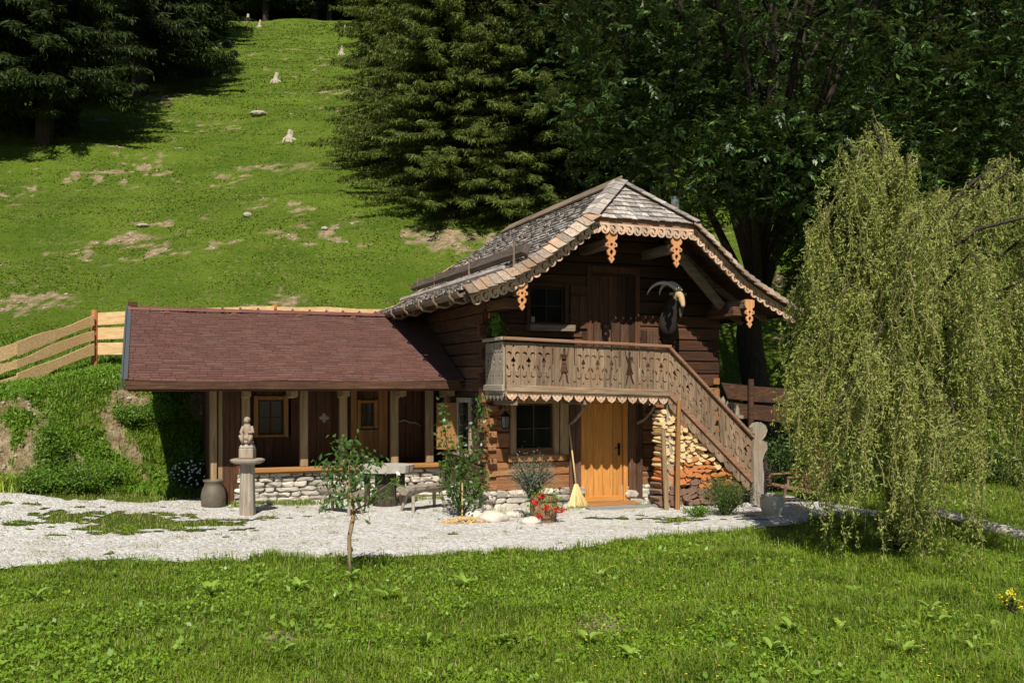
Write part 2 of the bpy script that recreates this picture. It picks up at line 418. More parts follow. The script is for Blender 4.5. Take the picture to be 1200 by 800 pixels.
# ------------------------------------------------------------------ grass
def inhouse(x, y):
    s, t = hinv(x, y)
    a = (s > -.15) & (s < 5.1) & (t > -.15) & (t < 6.3)
    b = (s > -4.7) & (s < 0) & (t > 2.15) & (t < 5.6)
    c = (s > 3.0) & (s < 4.8) & (t > -1.0) & (t < 0)
    return a | b | c
def scatter(n, y0, y1, xl, xr, pw=0.0):
    y = RNG.uniform(0, 1, n); y = y0+(y1-y0)*y**(1+pw)
    x = xl(y)+(xr(y)-xl(y))*RNG.uniform(0, 1, n)
    return x, y
def blades(x, y, L, Wd, lean=.5, seg2=True, zoff=-.01):
    n = len(x); C = np.stack([x, y, terr(x, y)+zoff], 1)
    a = RNG.uniform(0, 2*np.pi, n); le = RNG.uniform(.1, 1, n)*lean
    H = np.stack([np.cos(a), np.sin(a), np.zeros(n)], 1); S = np.stack([-np.sin(a), np.cos(a), np.zeros(n)], 1)
    L = np.broadcast_to(L, (n,))[:, None]; Wd = np.broadcast_to(Wd, (n,))[:, None]; le = le[:, None]
    up = np.array([0, 0, 1.0])
    mid = C+(up*.62+H*le*.35)*L; tip = C+(up*(1-le*.35)+H*le)*L
    V = np.stack([C-S*Wd*.5, C+S*Wd*.5, mid+S*Wd*.42, mid-S*Wd*.42, tip], 1)
    return V
grassm = leafmat('grass_blades', (.085, .165, .012), (.27, .38, .032), .40, .45, .3, (.34, .30, .11), .93, pk=.5, psc=.9)
grassh = leafmat('meadow_tufts', (.075, .138, .010), (.185, .250, .022), .35, .6, .2, (.26, .21, .09), .95, pk=.5, psc=.3)
weedm = leafmat('weed_leaves', (.13, .25, .012), (.27, .43, .035), .38, .45, .35)
def mk_blades(name, V, mat, label, cat='grass'):
    n = len(V); base = np.arange(n)*5
    me = bpy.data.meshes.new(name); me.vertices.add(n*5); me.vertices.foreach_set('co', V.reshape(-1).astype(np.float32))
    li = np.stack([base, base+1, base+2, base+3, base+3, base+2, base+4], 1).astype(np.int32)
    me.loops.add(n*7); me.loops.foreach_set('vertex_index', li.ravel()); me.polygons.add(n*2)
    ls = np.stack([np.arange(n)*7, np.arange(n)*7+4], 1).astype(np.int32); me.polygons.foreach_set('loop_start', ls.ravel())
    me.update(calc_edges=True); me.validate(); me.materials.append(mat)
    o = bpy.data.objects.new(name, me); COL.objects.link(o); tagp(o, label, cat, kind='stuff'); return o
# lawn
x, y = scatter(560000, 5.6, 15.2, lambda y: -.60*y-1.0, lambda y: .62*y+1.2, .25)
x2, y2 = scatter(90000, 15, 24, lambda y: .25*y+1, lambda y: .62*y+2)
x = np.concatenate([x, x2]); y = np.concatenate([y, y2])
pm = path_mask(x, y); k = ((pm < -.02) | (RNG.uniform(size=len(x)) < .012*(pm < .25))) & ~inhouse(x, y) & ((y < 14.6) | (x > 4.5)); x, y = x[k], y[k]
dn = fbm(x*.9, y*.9, 81); k = RNG.uniform(size=len(x)) < np.clip(-.15+dn*2.0-bare_at(x, y)*1.3, .12, 1); x, y = x[k], y[k]
Ls = .035+.075*RNG.uniform(size=len(x))**1.5+.09*np.clip(fbm(x*1.3, y*1.3, 83)-.48, 0, 1)*3
Ls = Ls*np.where(np.abs(path_mask(x, y)) < .3, 1.35, 1)*np.interp(x, [-6, 1, 5], [.85, .95, 1.5])
mk_blades('lawn_grass', blades(x, y, Ls, .0075+.004*RNG.uniform(size=len(x)), 1.25), grassm, 'bright green mown lawn in front of the gravel path')
# tall seed-stalk grass
x, y = scatter(7000, 7, 15, lambda y: -.55*y, lambda y: .62*y+1); k = (path_mask(x, y) < 0) & (fbm(x*.8, y*.8, 91) > .52) & (path_mask(x, y) > -2.5); x, y = x[k], y[k]
k = (x > -4); x, y = x[k], y[k]
mk_blades('tall_grass', blades(x, y, .16+.16*RNG.uniform(size=len(x)), .006, .6), grassm, 'taller loose grass stalks along the lawn edge by the path')
x, y = scatter(6500, 6.5, 13.5, lambda y: -.55*y, lambda y: .58*y); cl = fbm(x*.9+7, y*.9, 131); k = (path_mask(x, y) < -.15) & (cl > .56); x, y = x[k], y[k]; n = len(x)
C = np.stack([x, y, terr(x, y)+.04+.05*RNG.uniform(size=n)], 1); D = rdir(n, .4); D[:, 2] = np.abs(D[:, 2])*.5; D = unit(D)
v, q = leafquads(C, D, .045+.06*RNG.uniform(size=n)**2, .03+.025*RNG.uniform(size=n), .12, np.tile([0, 0, 1.0], (n, 1))+.3*RNG.normal(size=(n, 3)))
tagp(raw('broad_weeds', v, q, leafmat('plantain_leaves', (.12, .24, .02), (.26, .42, .06), .38, .4, .4)), 'patches of larger broad leaved plantain and dock leaves in the lawn', 'weeds', kind='stuff')
# small broad weeds in lawn (clover, plantain)
x, y = scatter(90000, 6, 15, lambda y: -.6*y-1, lambda y: .62*y+1, .2); k = (path_mask(x, y) < -.05) & (fbm(x*.7+3, y*.7, 95)*.6+fbm(x*3, y*3, 96)*.4 > .48); x, y = x[k], y[k]
n = len(x); C = np.stack([x, y, terr(x, y)+.03+.03*RNG.uniform(size=n)], 1); D = rdir(n, .6); D[:, 2] = np.abs(D[:, 2])*.6; D = unit(D)
v, q = leafquads(C, D, .025+.04*RNG.uniform(size=n)**2, .016+.02*RNG.uniform(size=n)**2, .1, np.tile([0, 0, 1.0], (n, 1))+.3*RNG.normal(size=(n, 3)))
tagp(raw('lawn_weeds', v, q, weedm), 'small broad leaved weeds and clover growing through the lawn', 'weeds', kind='stuff')
# daisies and buttercups
x, y = scatter(240, 7, 13.5, lambda y: .05*y, lambda y: .5*y); k = path_mask(x, y) < -.2; x, y = x[k], y[k]; n = len(x)
C = np.stack([x, y, terr(x, y)+.1+.04*RNG.uniform(size=n)], 1); parts = []
for a in range(4):
    D = np.tile([math.cos(a*1.57), math.sin(a*1.57), .15], (n, 1)); parts.append(leafquads(C, D, .013, .012, 0, np.tile([0, 0, 1.0], (n, 1))))
v, q = joinq(parts)
tagp(raw('meadow_flowers', v, q, plain('buttercup_yellow', (.80, .62, .05), .6)), 'tiny yellow flowers dotted through the right half of the lawn', 'flowers', kind='stuff')
# weeds on the gravel and grass round the house
x, y = scatter(120000, 12.3, 20, lambda y: -13+0*y, lambda y: 5.5+0*y)
pm = path_mask(x, y); k = (pm < 0.03) & ~inhouse(x, y) & (y > np.interp(x, _lx, _ly)+.05) & (fbm(x*2, y*2, 99)+.10*(x < -3) > .43); x, y = x[k], y[k]
mk_blades('path_weeds', blades(x, y, .03+.08*RNG.uniform(size=len(x)), .011, .9), leafmat('dry_grass', (.10, .17, .02), (.24, .27, .05), .3, .6, .2, (.35, .30, .12), .8), 'short dry grass tufts growing in and beside the gravel')
# grass fringe along the plinth and house foot
ss = RNG.uniform(-4.4, 3.2, 5200); tt = 2.2-RNG.uniform(0, .55, 5200)**1.4*1.0; k = (ss < -.3) | (RNG.uniform(size=5200) < .15); tt = np.where(ss > -.3, -.35-RNG.uniform(0, .35, 5200), tt)
x = HX+CY*ss-SY*tt; y = HY+SY*ss+CY*tt; k = k & (fbm(x*2.4, y*2.4, 111) > .46); x, y = x[k], y[k]
mk_blades('plinth_grass', blades(x, y, .05+.12*RNG.uniform(size=len(x)), .010, .9), grassm, 'loose grass tufts along the foot of the annex plinth')
nt_ = 520; cx = RNG.uniform(-12, 6, nt_); cy = RNG.uniform(12.4, 18.5, nt_); wt = (path_mask(cx, cy) > -.1) & (RNG.uniform(size=nt_) < np.where(cx < -2.5, .9, .30)) & ~inhouse(cx, cy)
cx, cy = cx[wt], cy[wt]; cs_ = RNG.uniform(.02, .12, len(cx)); m_ = 26
x = np.repeat(cx, m_)+RNG.normal(size=len(cx)*m_)*np.repeat(cs_, m_)*1.3; y = np.repeat(cy, m_)+RNG.normal(size=len(cx)*m_)*np.repeat(cs_, m_)
mk_blades('gravel_tufts', blades(x, y, .02+.06*RNG.uniform(size=len(x)), .010, 1.2), leafmat('straw_grass', (.13, .20, .025), (.30, .32, .08), .3, .6, .2, (.42, .36, .18), .7), 'tiny dry grass tufts sprouting through the gravel')
# bank vegetation
x, y = scatter(230000, 15.5, 26.5, lambda y: -.62*y-2, lambda y: .62*y+2)
toe = np.interp(x, [-40, -14, -10.5, -7.5, -5, -2, 2, 6, 12, 40], [16, 17, 17.1, 18.6, 21.0, 22.8, 24.4, 26, 25, 24])
k = (y > toe-.9) & ~inhouse(x, y) & (bare_at(x, y) < .35+.2*RNG.uniform(size=len(x))); x, y = x[k], y[k]
k = (path_mask(x, y) < 0) & (fbm(x*1.4, y*1.4, 101) > .36); x, y = x[k], y[k]
gl = .07+.14*np.clip(fbm(x*1.2, y*1.2, 103), 0, 1)*RNG.uniform(.5, 1.5, len(x))
mk_blades('bank_grass', blades(x, y, gl, .024, .9), leafmat('bank_herbs', (.08, .17, .010), (.18, .30, .025), .35, .5, .3), 'lush green grass and herbs on the bank behind the house')
n = 60000; x = RNG.uniform(-13, -4.2, n); y = RNG.uniform(16.8, 24, n); toe = np.interp(x, [-14, -10.5, -7.5, -5, -2], [17, 17.1, 18.6, 21.0, 22.8])
k = (y > toe-.3) & (bare_at(x, y) < .4) & ~inhouse(x, y) & (fbm(x*1.7, y*1.7, 121) > .42); x, y = x[k], y[k]; n = len(x)
C = np.stack([x, y, terr(x, y)+RNG.uniform(.02, .22, n)*fbm(x*1.7, y*1.7, 121)], 1); D = unit(RNG.normal(size=(n, 3))+[0, -.4, .2])
v, q = leafquads(C, D, .05+.04*RNG.uniform(size=n), .03+.02*RNG.uniform(size=n), .1, unit(RNG.normal(size=(n, 3))*.6+[0, -.6, 1]))
tagp(raw('bank_herbs', v, q, leafmat('herb_leaves', (.08, .19, .010), (.19, .35, .03), .35, .5, .3)), 'bright green leafy ground cover over the bank left of the annex', 'ground cover', kind='stuff')
# hill tufts
x, y = scatter(420000, 25, 97, lambda y: -.60*y-2, lambda y: .62*y+2, .35)
k = (bare_at(x, y) < .4) & (fbm(x*.5, y*.5, 105)*.3+fbm(x*2, y*2, 107)*.5+RNG.uniform(0, .35, len(x)) > .45); x, y = x[k], y[k]
gl = (.03+.0009*y*RNG.uniform(.2, 1.3, len(x)))*np.where(fbm(x*.35, y*.9, 109) > .5, 1.0, .6)
mk_blades('hill_grass', blades(x, y, gl, .018+.0011*y, .95), grassh, 'short cropped alpine meadow grass covering the steep hillside')
# rubble on bare earth
nr = 700; mb = MB(); x, y = scatter(60000, 15, 70, lambda y: -.56*y, lambda y: .35*y, .5)
k = (bare_at(x, y) > .6) & ~inhouse(x, y) & (path_mask(x, y) < 0); x, y = x[k][:nr], y[k][:nr]
for a, b_ in zip(x, y):
    r = random.uniform(.01, .055)*(1+b_*.012)
    mb.blob((a, b_, tz(a, b_)+r*.2), (r, r*random.uniform(.6, 1), r*.6), int(a*100) % 50, .3, sub=1, rot=random.uniform(0, 3))
tagp(mb.build('scree', plain('pale_stone', (.34, .28, .21), .9, var=.4, nz=.2)), 'small pale stones scattered on the bare earth patches', 'stones', kind='stuff')
# ================================================================== THE LOG HOUSE (local: s right, t back, z up)
RC = 2.62
RD = [0, 1.05, 1.5, 2.1, 2.6, 3.17, 3.35]; RZ = [6.12, 5.27, 4.91, 4.46, 4.17, 3.95, 3.88]
RDR = [0, 1.05, 1.5, 2.1, 2.6, 3.17, 3.35]; RZR = [6.12, 5.25, 4.88, 4.38, 4.08, 3.80, 3.72]
def rz(s): return float(np.interp(abs(s-RC), RD, RZ) if s < RC else np.interp(abs(s-RC), RDR, RZR))
HW, HT = 4.96, 6.2
house = thing('log_house', 'old weathered two storey log house with wooden shingle roof, carved balcony and outside stair', 'house', (0, 0, 0), house=True)

def log_rows(mb, axis, fix, th, a0, a1, z0, z1, h, ops, clip=None, jit=.012, ends=0):
    z = z0; r = 0
    while z < z1-.02:
        hh = h*random.uniform(.88, 1.12); zt = min(z+hh, z1); zm = (z+zt)/2
        b0, b1 = a0, a1
        if clip: b0, b1 = max(a0, clip(zm)[0]), min(a1, clip(zm)[1])
        if ends and zm < 3.6:
            if r % 2 == (0 if axis == 'x' else 1): b0 -= ends*random.uniform(.5, 1.1)
        cuts = sorted([(o[0], o[1]) for o in ops if o[2] < zm < o[3]])
        segs = []; p = b0
        for c0, c1 in cuts:
            if c0 > p: segs.append((p, min(c0, b1)))
            p = max(p, c1)
        if p < b1: segs.append((p, b1))
        j = random.uniform(-jit, jit)
        for q0, q1 in segs:
            if q1-q0 < .03: continue
            # waney edges: the log face broken into a few stations
            n = max(2, int((q1-q0)/.45)); vs = []
            for i in range(n+1):
                a = q0+(q1-q0)*i/n
                e0 = z+.004+random.uniform(0, .007); e1 = zt-.004-random.uniform(0, .009); f = fix+j+random.uniform(-.004, .004)
                for dz, df in ((e0, .012), (e0+.018, 0), (e1-.018, 0), (e1, .012)):
                    vs.append((a, f+df, dz) if axis == 'x' else (f+df, a, dz))
                for dz in (e1, e0): vs.append((a, f+th, dz) if axis == 'x' else (f+th, a, dz))
            fs = []
            for i in range(n):
                for k in range(6): fs.append((i*6+k, i*6+(k+1) % 6, i*6+6+(k+1) % 6, i*6+6+k))
            fs.append(tuple(range(6))[::-1]); fs.append(tuple(n*6+k for k in range(6)))
            mb.add(vs, fs)
        z = zt; r += 1
def gclip(z):
    dl = float(np.interp(-z, [-v for v in RZ], RD)); dr = float(np.interp(-z, [-v for v in RZR], RDR))
    return RC-dl+.16, RC+dr-.16
# openings
win_lo = (.56, 1.33, 1.0, 1.95); door_o = (1.90, 2.86, -.1, 2.02); win_up = (.84, 1.56, 3.40, 4.12); door_up = (2.10, 3.06, 2.2, 4.42)
mb = MB(); log_rows(mb, 'x', 0, .16, 0, HW, .34, 2.25, .27, [win_lo, door_o], ends=.13)
mb.build('front_wall', W('log', 'x'), house)
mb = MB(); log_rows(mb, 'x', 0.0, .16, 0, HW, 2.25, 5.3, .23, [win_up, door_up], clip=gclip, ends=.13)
mb.build('gable_wall', W('plankred', 'x'), house)
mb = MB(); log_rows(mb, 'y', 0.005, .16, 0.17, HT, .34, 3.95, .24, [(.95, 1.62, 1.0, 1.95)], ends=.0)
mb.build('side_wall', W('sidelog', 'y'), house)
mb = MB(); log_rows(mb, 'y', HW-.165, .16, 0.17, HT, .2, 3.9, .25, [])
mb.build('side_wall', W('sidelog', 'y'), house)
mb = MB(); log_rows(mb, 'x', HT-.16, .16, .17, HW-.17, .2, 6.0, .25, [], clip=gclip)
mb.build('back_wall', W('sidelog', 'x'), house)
# protruding log ends of the side wall at the front corner
mb = MB(); z = .36
while z < 3.9:
    mb.box(.02+random.uniform(-.01, .01), .17, -.12*random.uniform(.5, 1.1), -.004, z+.01, z+.11*random.uniform(.9, 1.1)); z += .24
for i in range(9): mb.box(HW-.15, HW-.02, -.10*random.uniform(.5, 1.1), -.004, .37+i*.24, .50+i*.24)
mb.each('log_end', W('log', 'y'), house, bevel=.008)
# dark interior so that panes look into a room
mb = MB(); mb.box(.2, HW-.2, .9, 1.0, .1, 3.7); mb.box(.8, HW-.8, .9, 1.0, 3.71, 4.3); mb.box(.2, HW-.2, .17, .9, 2.12, 2.2); mb.box(.9, 1.0, 1.01, 5.9, .1, 3.6)
mb.build('inner_wall', plain('dark_interior', (.05, .035, .025), .9), house)

# stone foundation
stonew = plain('limewashed_stone', (.44, .40, .34), .9, var=.35, nz=.35, bs=.8, sc=11)
def stone_row(mb, p0, p1, z0, z1, depth, sz=(.22, .13), seed=0, outw=None):
    p0 = Vector(p0); p1 = Vector(p1); d = (p1-p0); L = d.length; d.normalize(); nrm = Vector((d.y, -d.x, 0)) if outw is None else Vector(outw)
    ang = math.atan2(d.y, d.x); z = z0; k = seed
    while z < z1-.02:
        h = min(sz[1]*random.uniform(.7, 1.3), z1-z); x = random.uniform(-.1, 0)
        while x < L:
            w_ = sz[0]*random.uniform(.5, 1.7); c = p0+d*(x+w_/2)+nrm*(-depth/2+random.uniform(-.02, .03)); c.z = z+h/2
            if x+w_ < L+.12: mb.blob(c, (w_*.60, depth*.56, h*.62), k, .30, sub=2, rot=ang+random.uniform(-.12, .12), boxy=.55)
            x += w_; k += 1
        z += h
mb = MB(); stone_row(mb, (-.02, -.06, 0), (1.9, -.06, 0), -.02, .36, .2, (.3, .15)); stone_row(mb, (2.9, -.06, 0), (HW+.03, -.06, 0), -.02, .36, .2, (.3, .15), 9)
stone_row(mb, (.0, 2.2, 0), (.0, -.05, 0), -.02, .36, .16, (.3, .15), 40, outw=(-1, 0, 0)); mb.box(.06, HW-.06, .05, HT-.05, -.3, .345)
mb.build('stone_foundation', stonew, house)

# --- windows
glass = plain('dark_glass', (.006, .007, .006), .10, spec=.35)
def window(o, kind='frame', fw=.09, sill=True, mull=(1, 1), y=-.02, parent=house, wname='window', deep=.12, label=None, curtain=False):
    a0, a1, z0, z1 = o; mb = MB()
    mb.box(a0-fw, a0+.01, y-.025, y+deep, z0-.03, z1+fw); mb.box(a1-.01, a1+fw, y-.03, y+deep, z0-.03, z1+fw); mb.box(a0+.011, a1-.011, y-.02, y+deep, z1-.005, z1+fw-.01)
    mb.box(a0+.011, a1-.011, y+.0, y+deep, z0-.03, z0+.02)
    f = mb.build('window', W(kind, 'z'), parent, bevel=.006)
    if label: f['label'] = label
    mb = MB(); mb.box(a0+.012, a1-.012, y+deep-.03, y+deep-.02, z0+.02, z1-.006); mb.build('pane', glass, f)
    mb = MB(); nx, nz_ = mull; ii = .03
    mb.box(a0+.012, a0+.045, y+.06, y+deep-.032, z0+.022, z1-.008); mb.box(a1-.045, a1-.012, y+.06, y+deep-.032, z0+.022, z1-.008)
    mb.box(a0+.046, a1-.046, y+.062, y+deep-.032, z0+.022, z0+.055); mb.box(a0+.046, a1-.046, y+.062, y+deep-.032, z1-.042, z1-.008)
    for i in range(1, nx+1): x = a0+(a1-a0)*i/(nx+1); mb.box(x-.012, x+.012, y+.064, y+deep-.034, z0+.056, z1-.043)
    for i in range(1, nz_+1): zz = z0+(z1-z0)*i/(nz_+1); mb.box(a0+.046, a1-.046, y+.067, y+deep-.036, zz-.011, zz+.011)
    mb.build('sash', W('logdark', 'z'), f)
    return f
f = window(win_lo, 'frame', .10, mull=(1, 1))
mb = MB(); us_ = np.linspace(.40, 1.52, 57)
def scall(u): return .045*abs(math.sin((u-.40)/1.12*math.pi*4))
out = [(.40, .88), (1.52, .88), (1.52, .99), (.40, .99)]
mb.plate(out, [], lambda u, v, k: (u, -.105+.03*k, v)); mb.box(.42, 1.50, -.074, -.003, .90, .955)
mb.build('sill', W('warm', 'x'), f, bevel=.003)
mb = MB(); mb.box(1.44, 1.62, -.075, -.046, .985, 2.03); mb.build('window_shutter', W('frame', 'z'), house, bevel=.005)
f = window(win_up, 'logdark', .07, mull=(1, 1))
mb = MB(); mb.box(.78, 1.66, -.24, -.004, 3.28, 3.33); mb.box(.78, 1.66, -.24, -.225, 3.331, 3.40); mb.box(.76, .78, -.24, -.004, 3.29, 3.40); mb.box(1.66, 1.68, -.24, -.004, 3.29, 3.40)
mb.build('flower_box', W('beam', 'x'), house, bevel=.004)
mb = MB(); mb.box(1.66, 1.84, -.05, -.02, 3.36, 4.16); mb.box(1.845, 2.01, -.052, -.02, 3.35, 4.15)
mb.box(1.67, 2.0, -.068, -.051, 3.5, 3.56); mb.box(1.67, 2.0, -.068, -.051, 3.95, 4.01)
mb.build('shutter', W('plankred', 'z'), house, bevel=.004)
mb = MB(); mb.box(.91, .98, .065, .075, 3.44, 3.56); mb.build('candle_holder', plain('candle_wax', (.25, .33, .2), .5), house)
# side wall window with the lit reveal
mb = MB(); t0, t1, z0, z1 = .95, 1.62, 1.0, 1.95
mb.box(-.035, .12, t0-.09, t0, z0-.05, z1+.09); mb.box(-.035, .12, t1, t1+.09, z0-.05, z1+.09); mb.box(-.033, .12, t0+.001, t1-.001, z1, z1+.09); mb.box(-.12, .12, t0-.06, t1+.06, z0-.09, z0-.052)
f = mb.build('window', W('silver', 'z'), house, bevel=.005)
mb = MB(); mb.box(.08, .09, t0, t1, z0-.05, z1); mb.build('pane', glass, f)
mb = MB(); mb.box(.05, .078, (t0+t1)/2-.015, (t0+t1)/2+.015, z0-.05, z1); mb.box(.05, .078, t0, (t0+t1)/2-.016, 1.5, 1.53); mb.box(.05, .078, (t0+t1)/2+.016, t1, 1.5, 1.53); mb.build('sash', W('logdark', 'z'), f)
mb = MB(); mb.obox((-.22, t1+.13, 1.47), (.93, -.36, 0), (.36, .93, 0), (0, 0, 1), .20, .014, .46); mb.build('open_shutter', W('warm', 'z'), house)

# --- front door
D0, D1 = 1.97, 2.80
mb = MB(); n = 4; wv = (D1-D0-.01)/n
for i in range(n): mb.box(D0+wv*i+.002, D0+wv*(i+1)-.003, .035, .08, .10, 1.93)
d = mb.build('front_door', W('door', 'z'), house, bevel=.004); d['label'] = 'bright honey coloured plank door'
mb = MB(); mb.box(D0-.005, D1+.005, .018, .034, .06, .16); mb.build('kick_board', W('door', 'x'), d, bevel=.003)
mb = MB(); mb.box(D1-.105, D1-.06, .02, .034, .93, 1.16); mb.tube([(D1-.085, .03, 1.09), (D1-.085, -.03, 1.09), (D1-.19, -.035, 1.08), (D1-.20, -.03, 1.05)], .009, 6); mb.tube([(D1-.085, .03, .98), (D1-.085, .0, .98)], .014, 8)
mb.build('handle', plain('black_iron', (.02, .018, .016), .5, .8), d, smooth=True)
mb = MB(); mb.box(D0-.09, D0-.003, -.02, .12, .05, 2.03); mb.box(D1+.003, D1+.085, -.02, .12, .05, 2.03); mb.box(D0-.002, D1+.002, -.018, .12, 1.94, 2.03)
mb.build('door_frame', W('door', 'z'), house, bevel=.005)
mb = MB()
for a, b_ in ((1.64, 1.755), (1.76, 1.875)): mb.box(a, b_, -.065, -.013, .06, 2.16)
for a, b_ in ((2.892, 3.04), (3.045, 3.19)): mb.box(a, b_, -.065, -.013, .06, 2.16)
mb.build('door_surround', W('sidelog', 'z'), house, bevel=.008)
mb = MB(); mb.box(1.88, 2.95, -.42, -.07, .0, .07); mb.build('door_step', W('warm', 'x'), house, bevel=.02)
# upper door and the planks beside it
mb = MB()
for i in range(5): mb.box(2.12+.185*i, 2.12+.185*i+.18, .02, .06, 2.2, 4.38)
d = mb.build('balcony_door', W('plankred', 'z'), house, bevel=.005)
mb = MB(); mb.box(2.02, 2.11, -.03, .1, 2.2, 4.42); mb.box(3.05, 3.15, -.03, .1, 2.2, 4.42); mb.box(2.02, 3.15, -.032, .1, 4.425, 4.55); mb.build('door_frame', W('plankred', 'z'), house, bevel=.006)
mb = MB()
for i in range(4): mb.box(1.92+.0*i, 2.015, -.045, -.005, 2.2, 3.3)
for i, a in enumerate((3.17, 3.30, 3.43)): mb.box(a, a+.12, -.04-.004*i, -.005, 2.2, 3.35)
for i, a in enumerate((2.16, 2.35, 2.54, 2.73)): mb.box(a, a+.17, -.03-.006*(i % 2), .015, 2.95, 3.47-.03*(i % 2))
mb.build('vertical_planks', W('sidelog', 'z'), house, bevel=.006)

# --- roof: shingles
def strip_rows(mb, pts_fn, rows, width_fn, t_rng, size=.135, exp_=.165, seed=3, thick=.022):
    rr = random.Random(seed)
    for r in range(rows):
        t0, t1 = t_rng(r); t = t0+rr.uniform(-size, 0)
        while t < t1:
            w_ = size*rr.uniform(.65, 1.35); a = max(t, t0); b = min(t+w_-.006, t1)
            if b-a > .03:
                lo, up_, nn = pts_fn(r, rr)
                j = rr.uniform(-.018, .018)
                lo = lo+(lo-up_).normalized()*j
                k = rr.uniform(.75, 1.6)*thick; e = rr.uniform(0, .012)
                vs = []
                for tt in (a, b):
                    for p, hh in ((lo, .030+e+k), (lo, .030+e), (up_, .004), (up_, .004+k*.5)):
                        q = p+nn*hh; vs.append((q.x, tt, q.z))
                mb.add(vs, [(0, 1, 2, 3), (4, 7, 6, 5), (0, 3, 7, 4), (1, 5, 6, 2), (0, 4, 5, 1), (3, 2, 6, 7)])
            t += w_
def arc(side):
    D_, Z_ = (RD, RZ) if side < 0 else (RDR, RZR)
    P = [Vector((RC+side*d_, 0, z_)) for d_, z_ in zip(D_, Z_)]
    L = [0]
    for i in range(len(P)-1): L.append(L[-1]+(P[i+1]-P[i]).length)
    def f(u):
        u = min(max(u, 0), L[-1]-1e-4); i = max(j for j in range(len(L)-1) if L[j] <= u)
        return P[i].lerp(P[i+1], (u-L[i])/(L[i+1]-L[i]))
    return f, L[-1]
TF, TB = -1.15, 7.0
def roof_side(side, name):
    f, L = arc(side); mb = MB(); ex = .155; rows = int(L/ex)
    def pf(r, rr):
        lo = f(L-r*ex); up_ = f(L-(r+1)*ex-.05); tang = (lo-up_).normalized(); nn = Vector((-tang.z*(1 if side > 0 else -1)*-1, 0, abs(tang.x)))
        nn = Vector((side*abs(tang.z), 0, abs(tang.x))); return lo, up_, nn
    def tr(r):
        d_ = abs(f(L-r*ex).x-RC); k = max(0, 1.05-d_)/1.05
        return TF+k*.95-.0, TB-k*1.3
    strip_rows(mb, pf, rows, None, tr, seed=5 if side < 0 else 8)
    return mb.build(name, W('shingle', 'x'), house)
roof_side(-1, 'shingle_slope'); roof_side(1, 'shingle_slope')
# roof boarding underneath
mb = MB()
for side, D_, Z_ in ((-1, RD, RZ), (1, RDR, RZR)):
    for i in range(len(D_)-1):
        d0, d1, a, b_ = D_[i], D_[i+1], Z_[i], Z_[i+1]
        tf0, tf1 = (TF+(.95 if i == 0 else 0)+.03, TF+.03); tb0, tb1 = (TB-(1.3 if i == 0 else 0)-.03, TB-.03)
        th = .05; x0, x1 = RC+side*d0, RC+side*d1
        vs = [(x0, tf0, a), (x1, tf1, b_), (x1, tb1, b_), (x0, tb0, a), (x0, tf0, a-th), (x1, tf1, b_-th), (x1, tb1, b_-th), (x0, tb0, a-th)]
        mb.add(vs, [(0, 1, 2, 3), (4, 7, 6, 5), (0, 4, 5, 1), (1, 5, 6, 2), (2, 6, 7, 3), (3, 7, 4, 0)])
# hips boarding
for ty, tp, sg in ((TF, TF+.95, 1), (TB, TB-1.3, -1)):
    vs = [(RC-1.05, ty, 5.26), (RC+1.05, ty, 5.24), (RC, tp, 6.11), (RC-1.05, ty, 5.21), (RC+1.05, ty, 5.19), (RC, tp, 6.06)]
    mb.add(vs, [(0, 1, 2), (3, 5, 4), (0, 3, 4, 1), (1, 4, 5, 2), (2, 5, 3, 0)])
mb.build('roof_boards', W('logdark', 'y'), house)
# hip shingles
def hip(ty, tp, name):
    mb = MB(); rr = random.Random(4); lo_ = Vector((0, ty-.03 if tp > ty else ty+.03, 5.25)); up_ = Vector((0, tp, 6.12)); L = (up_-lo_).length; dr = (up_-lo_).normalized()
    nn = Vector((0, -dr.z, dr.y)) if tp > ty else Vector((0, dr.z, -dr.y)); nn = Vector((0, -abs(dr.z) if tp > ty else abs(dr.z), abs(dr.y)))
    ex = .145; rows = int(L/ex)+1
    for r in range(rows):
        a = lo_+dr*(ex*r-.04); b_ = lo_+dr*min(ex*(r+1)+.03, L); hw = 1.08*(1-min(r*ex/L, 1)); x = RC-hw+rr.uniform(-.1, 0)
        while x < RC+hw:
            w_ = .15*rr.uniform(.7, 1.35); x0 = max(x, RC-hw); x1 = min(x+w_-.006, RC+hw)
            if x1-x0 > .02:
                j = dr*rr.uniform(-.015, .015); k = .014*rr.uniform(.8, 1.6); vs = []
                for xx in (x0, x1):
                    for p, hh in ((a+j, .026+k), (a+j, .026), (b_, .004), (b_, .004+k*.5)): q = p+nn*hh; vs.append((xx, q.y, q.z))
                mb.add(vs, [(0, 1, 2, 3), (4, 7, 6, 5), (0, 3, 7, 4), (1, 5, 6, 2), (0, 4, 5, 1), (3, 2, 6, 7)])
            x += w_
    mb.build(name, W('shingle', 'y'), house)
hip(TF, TF+.95, 'shingle_hip'); hip(TB, TB-1.3, 'shingle_hip')
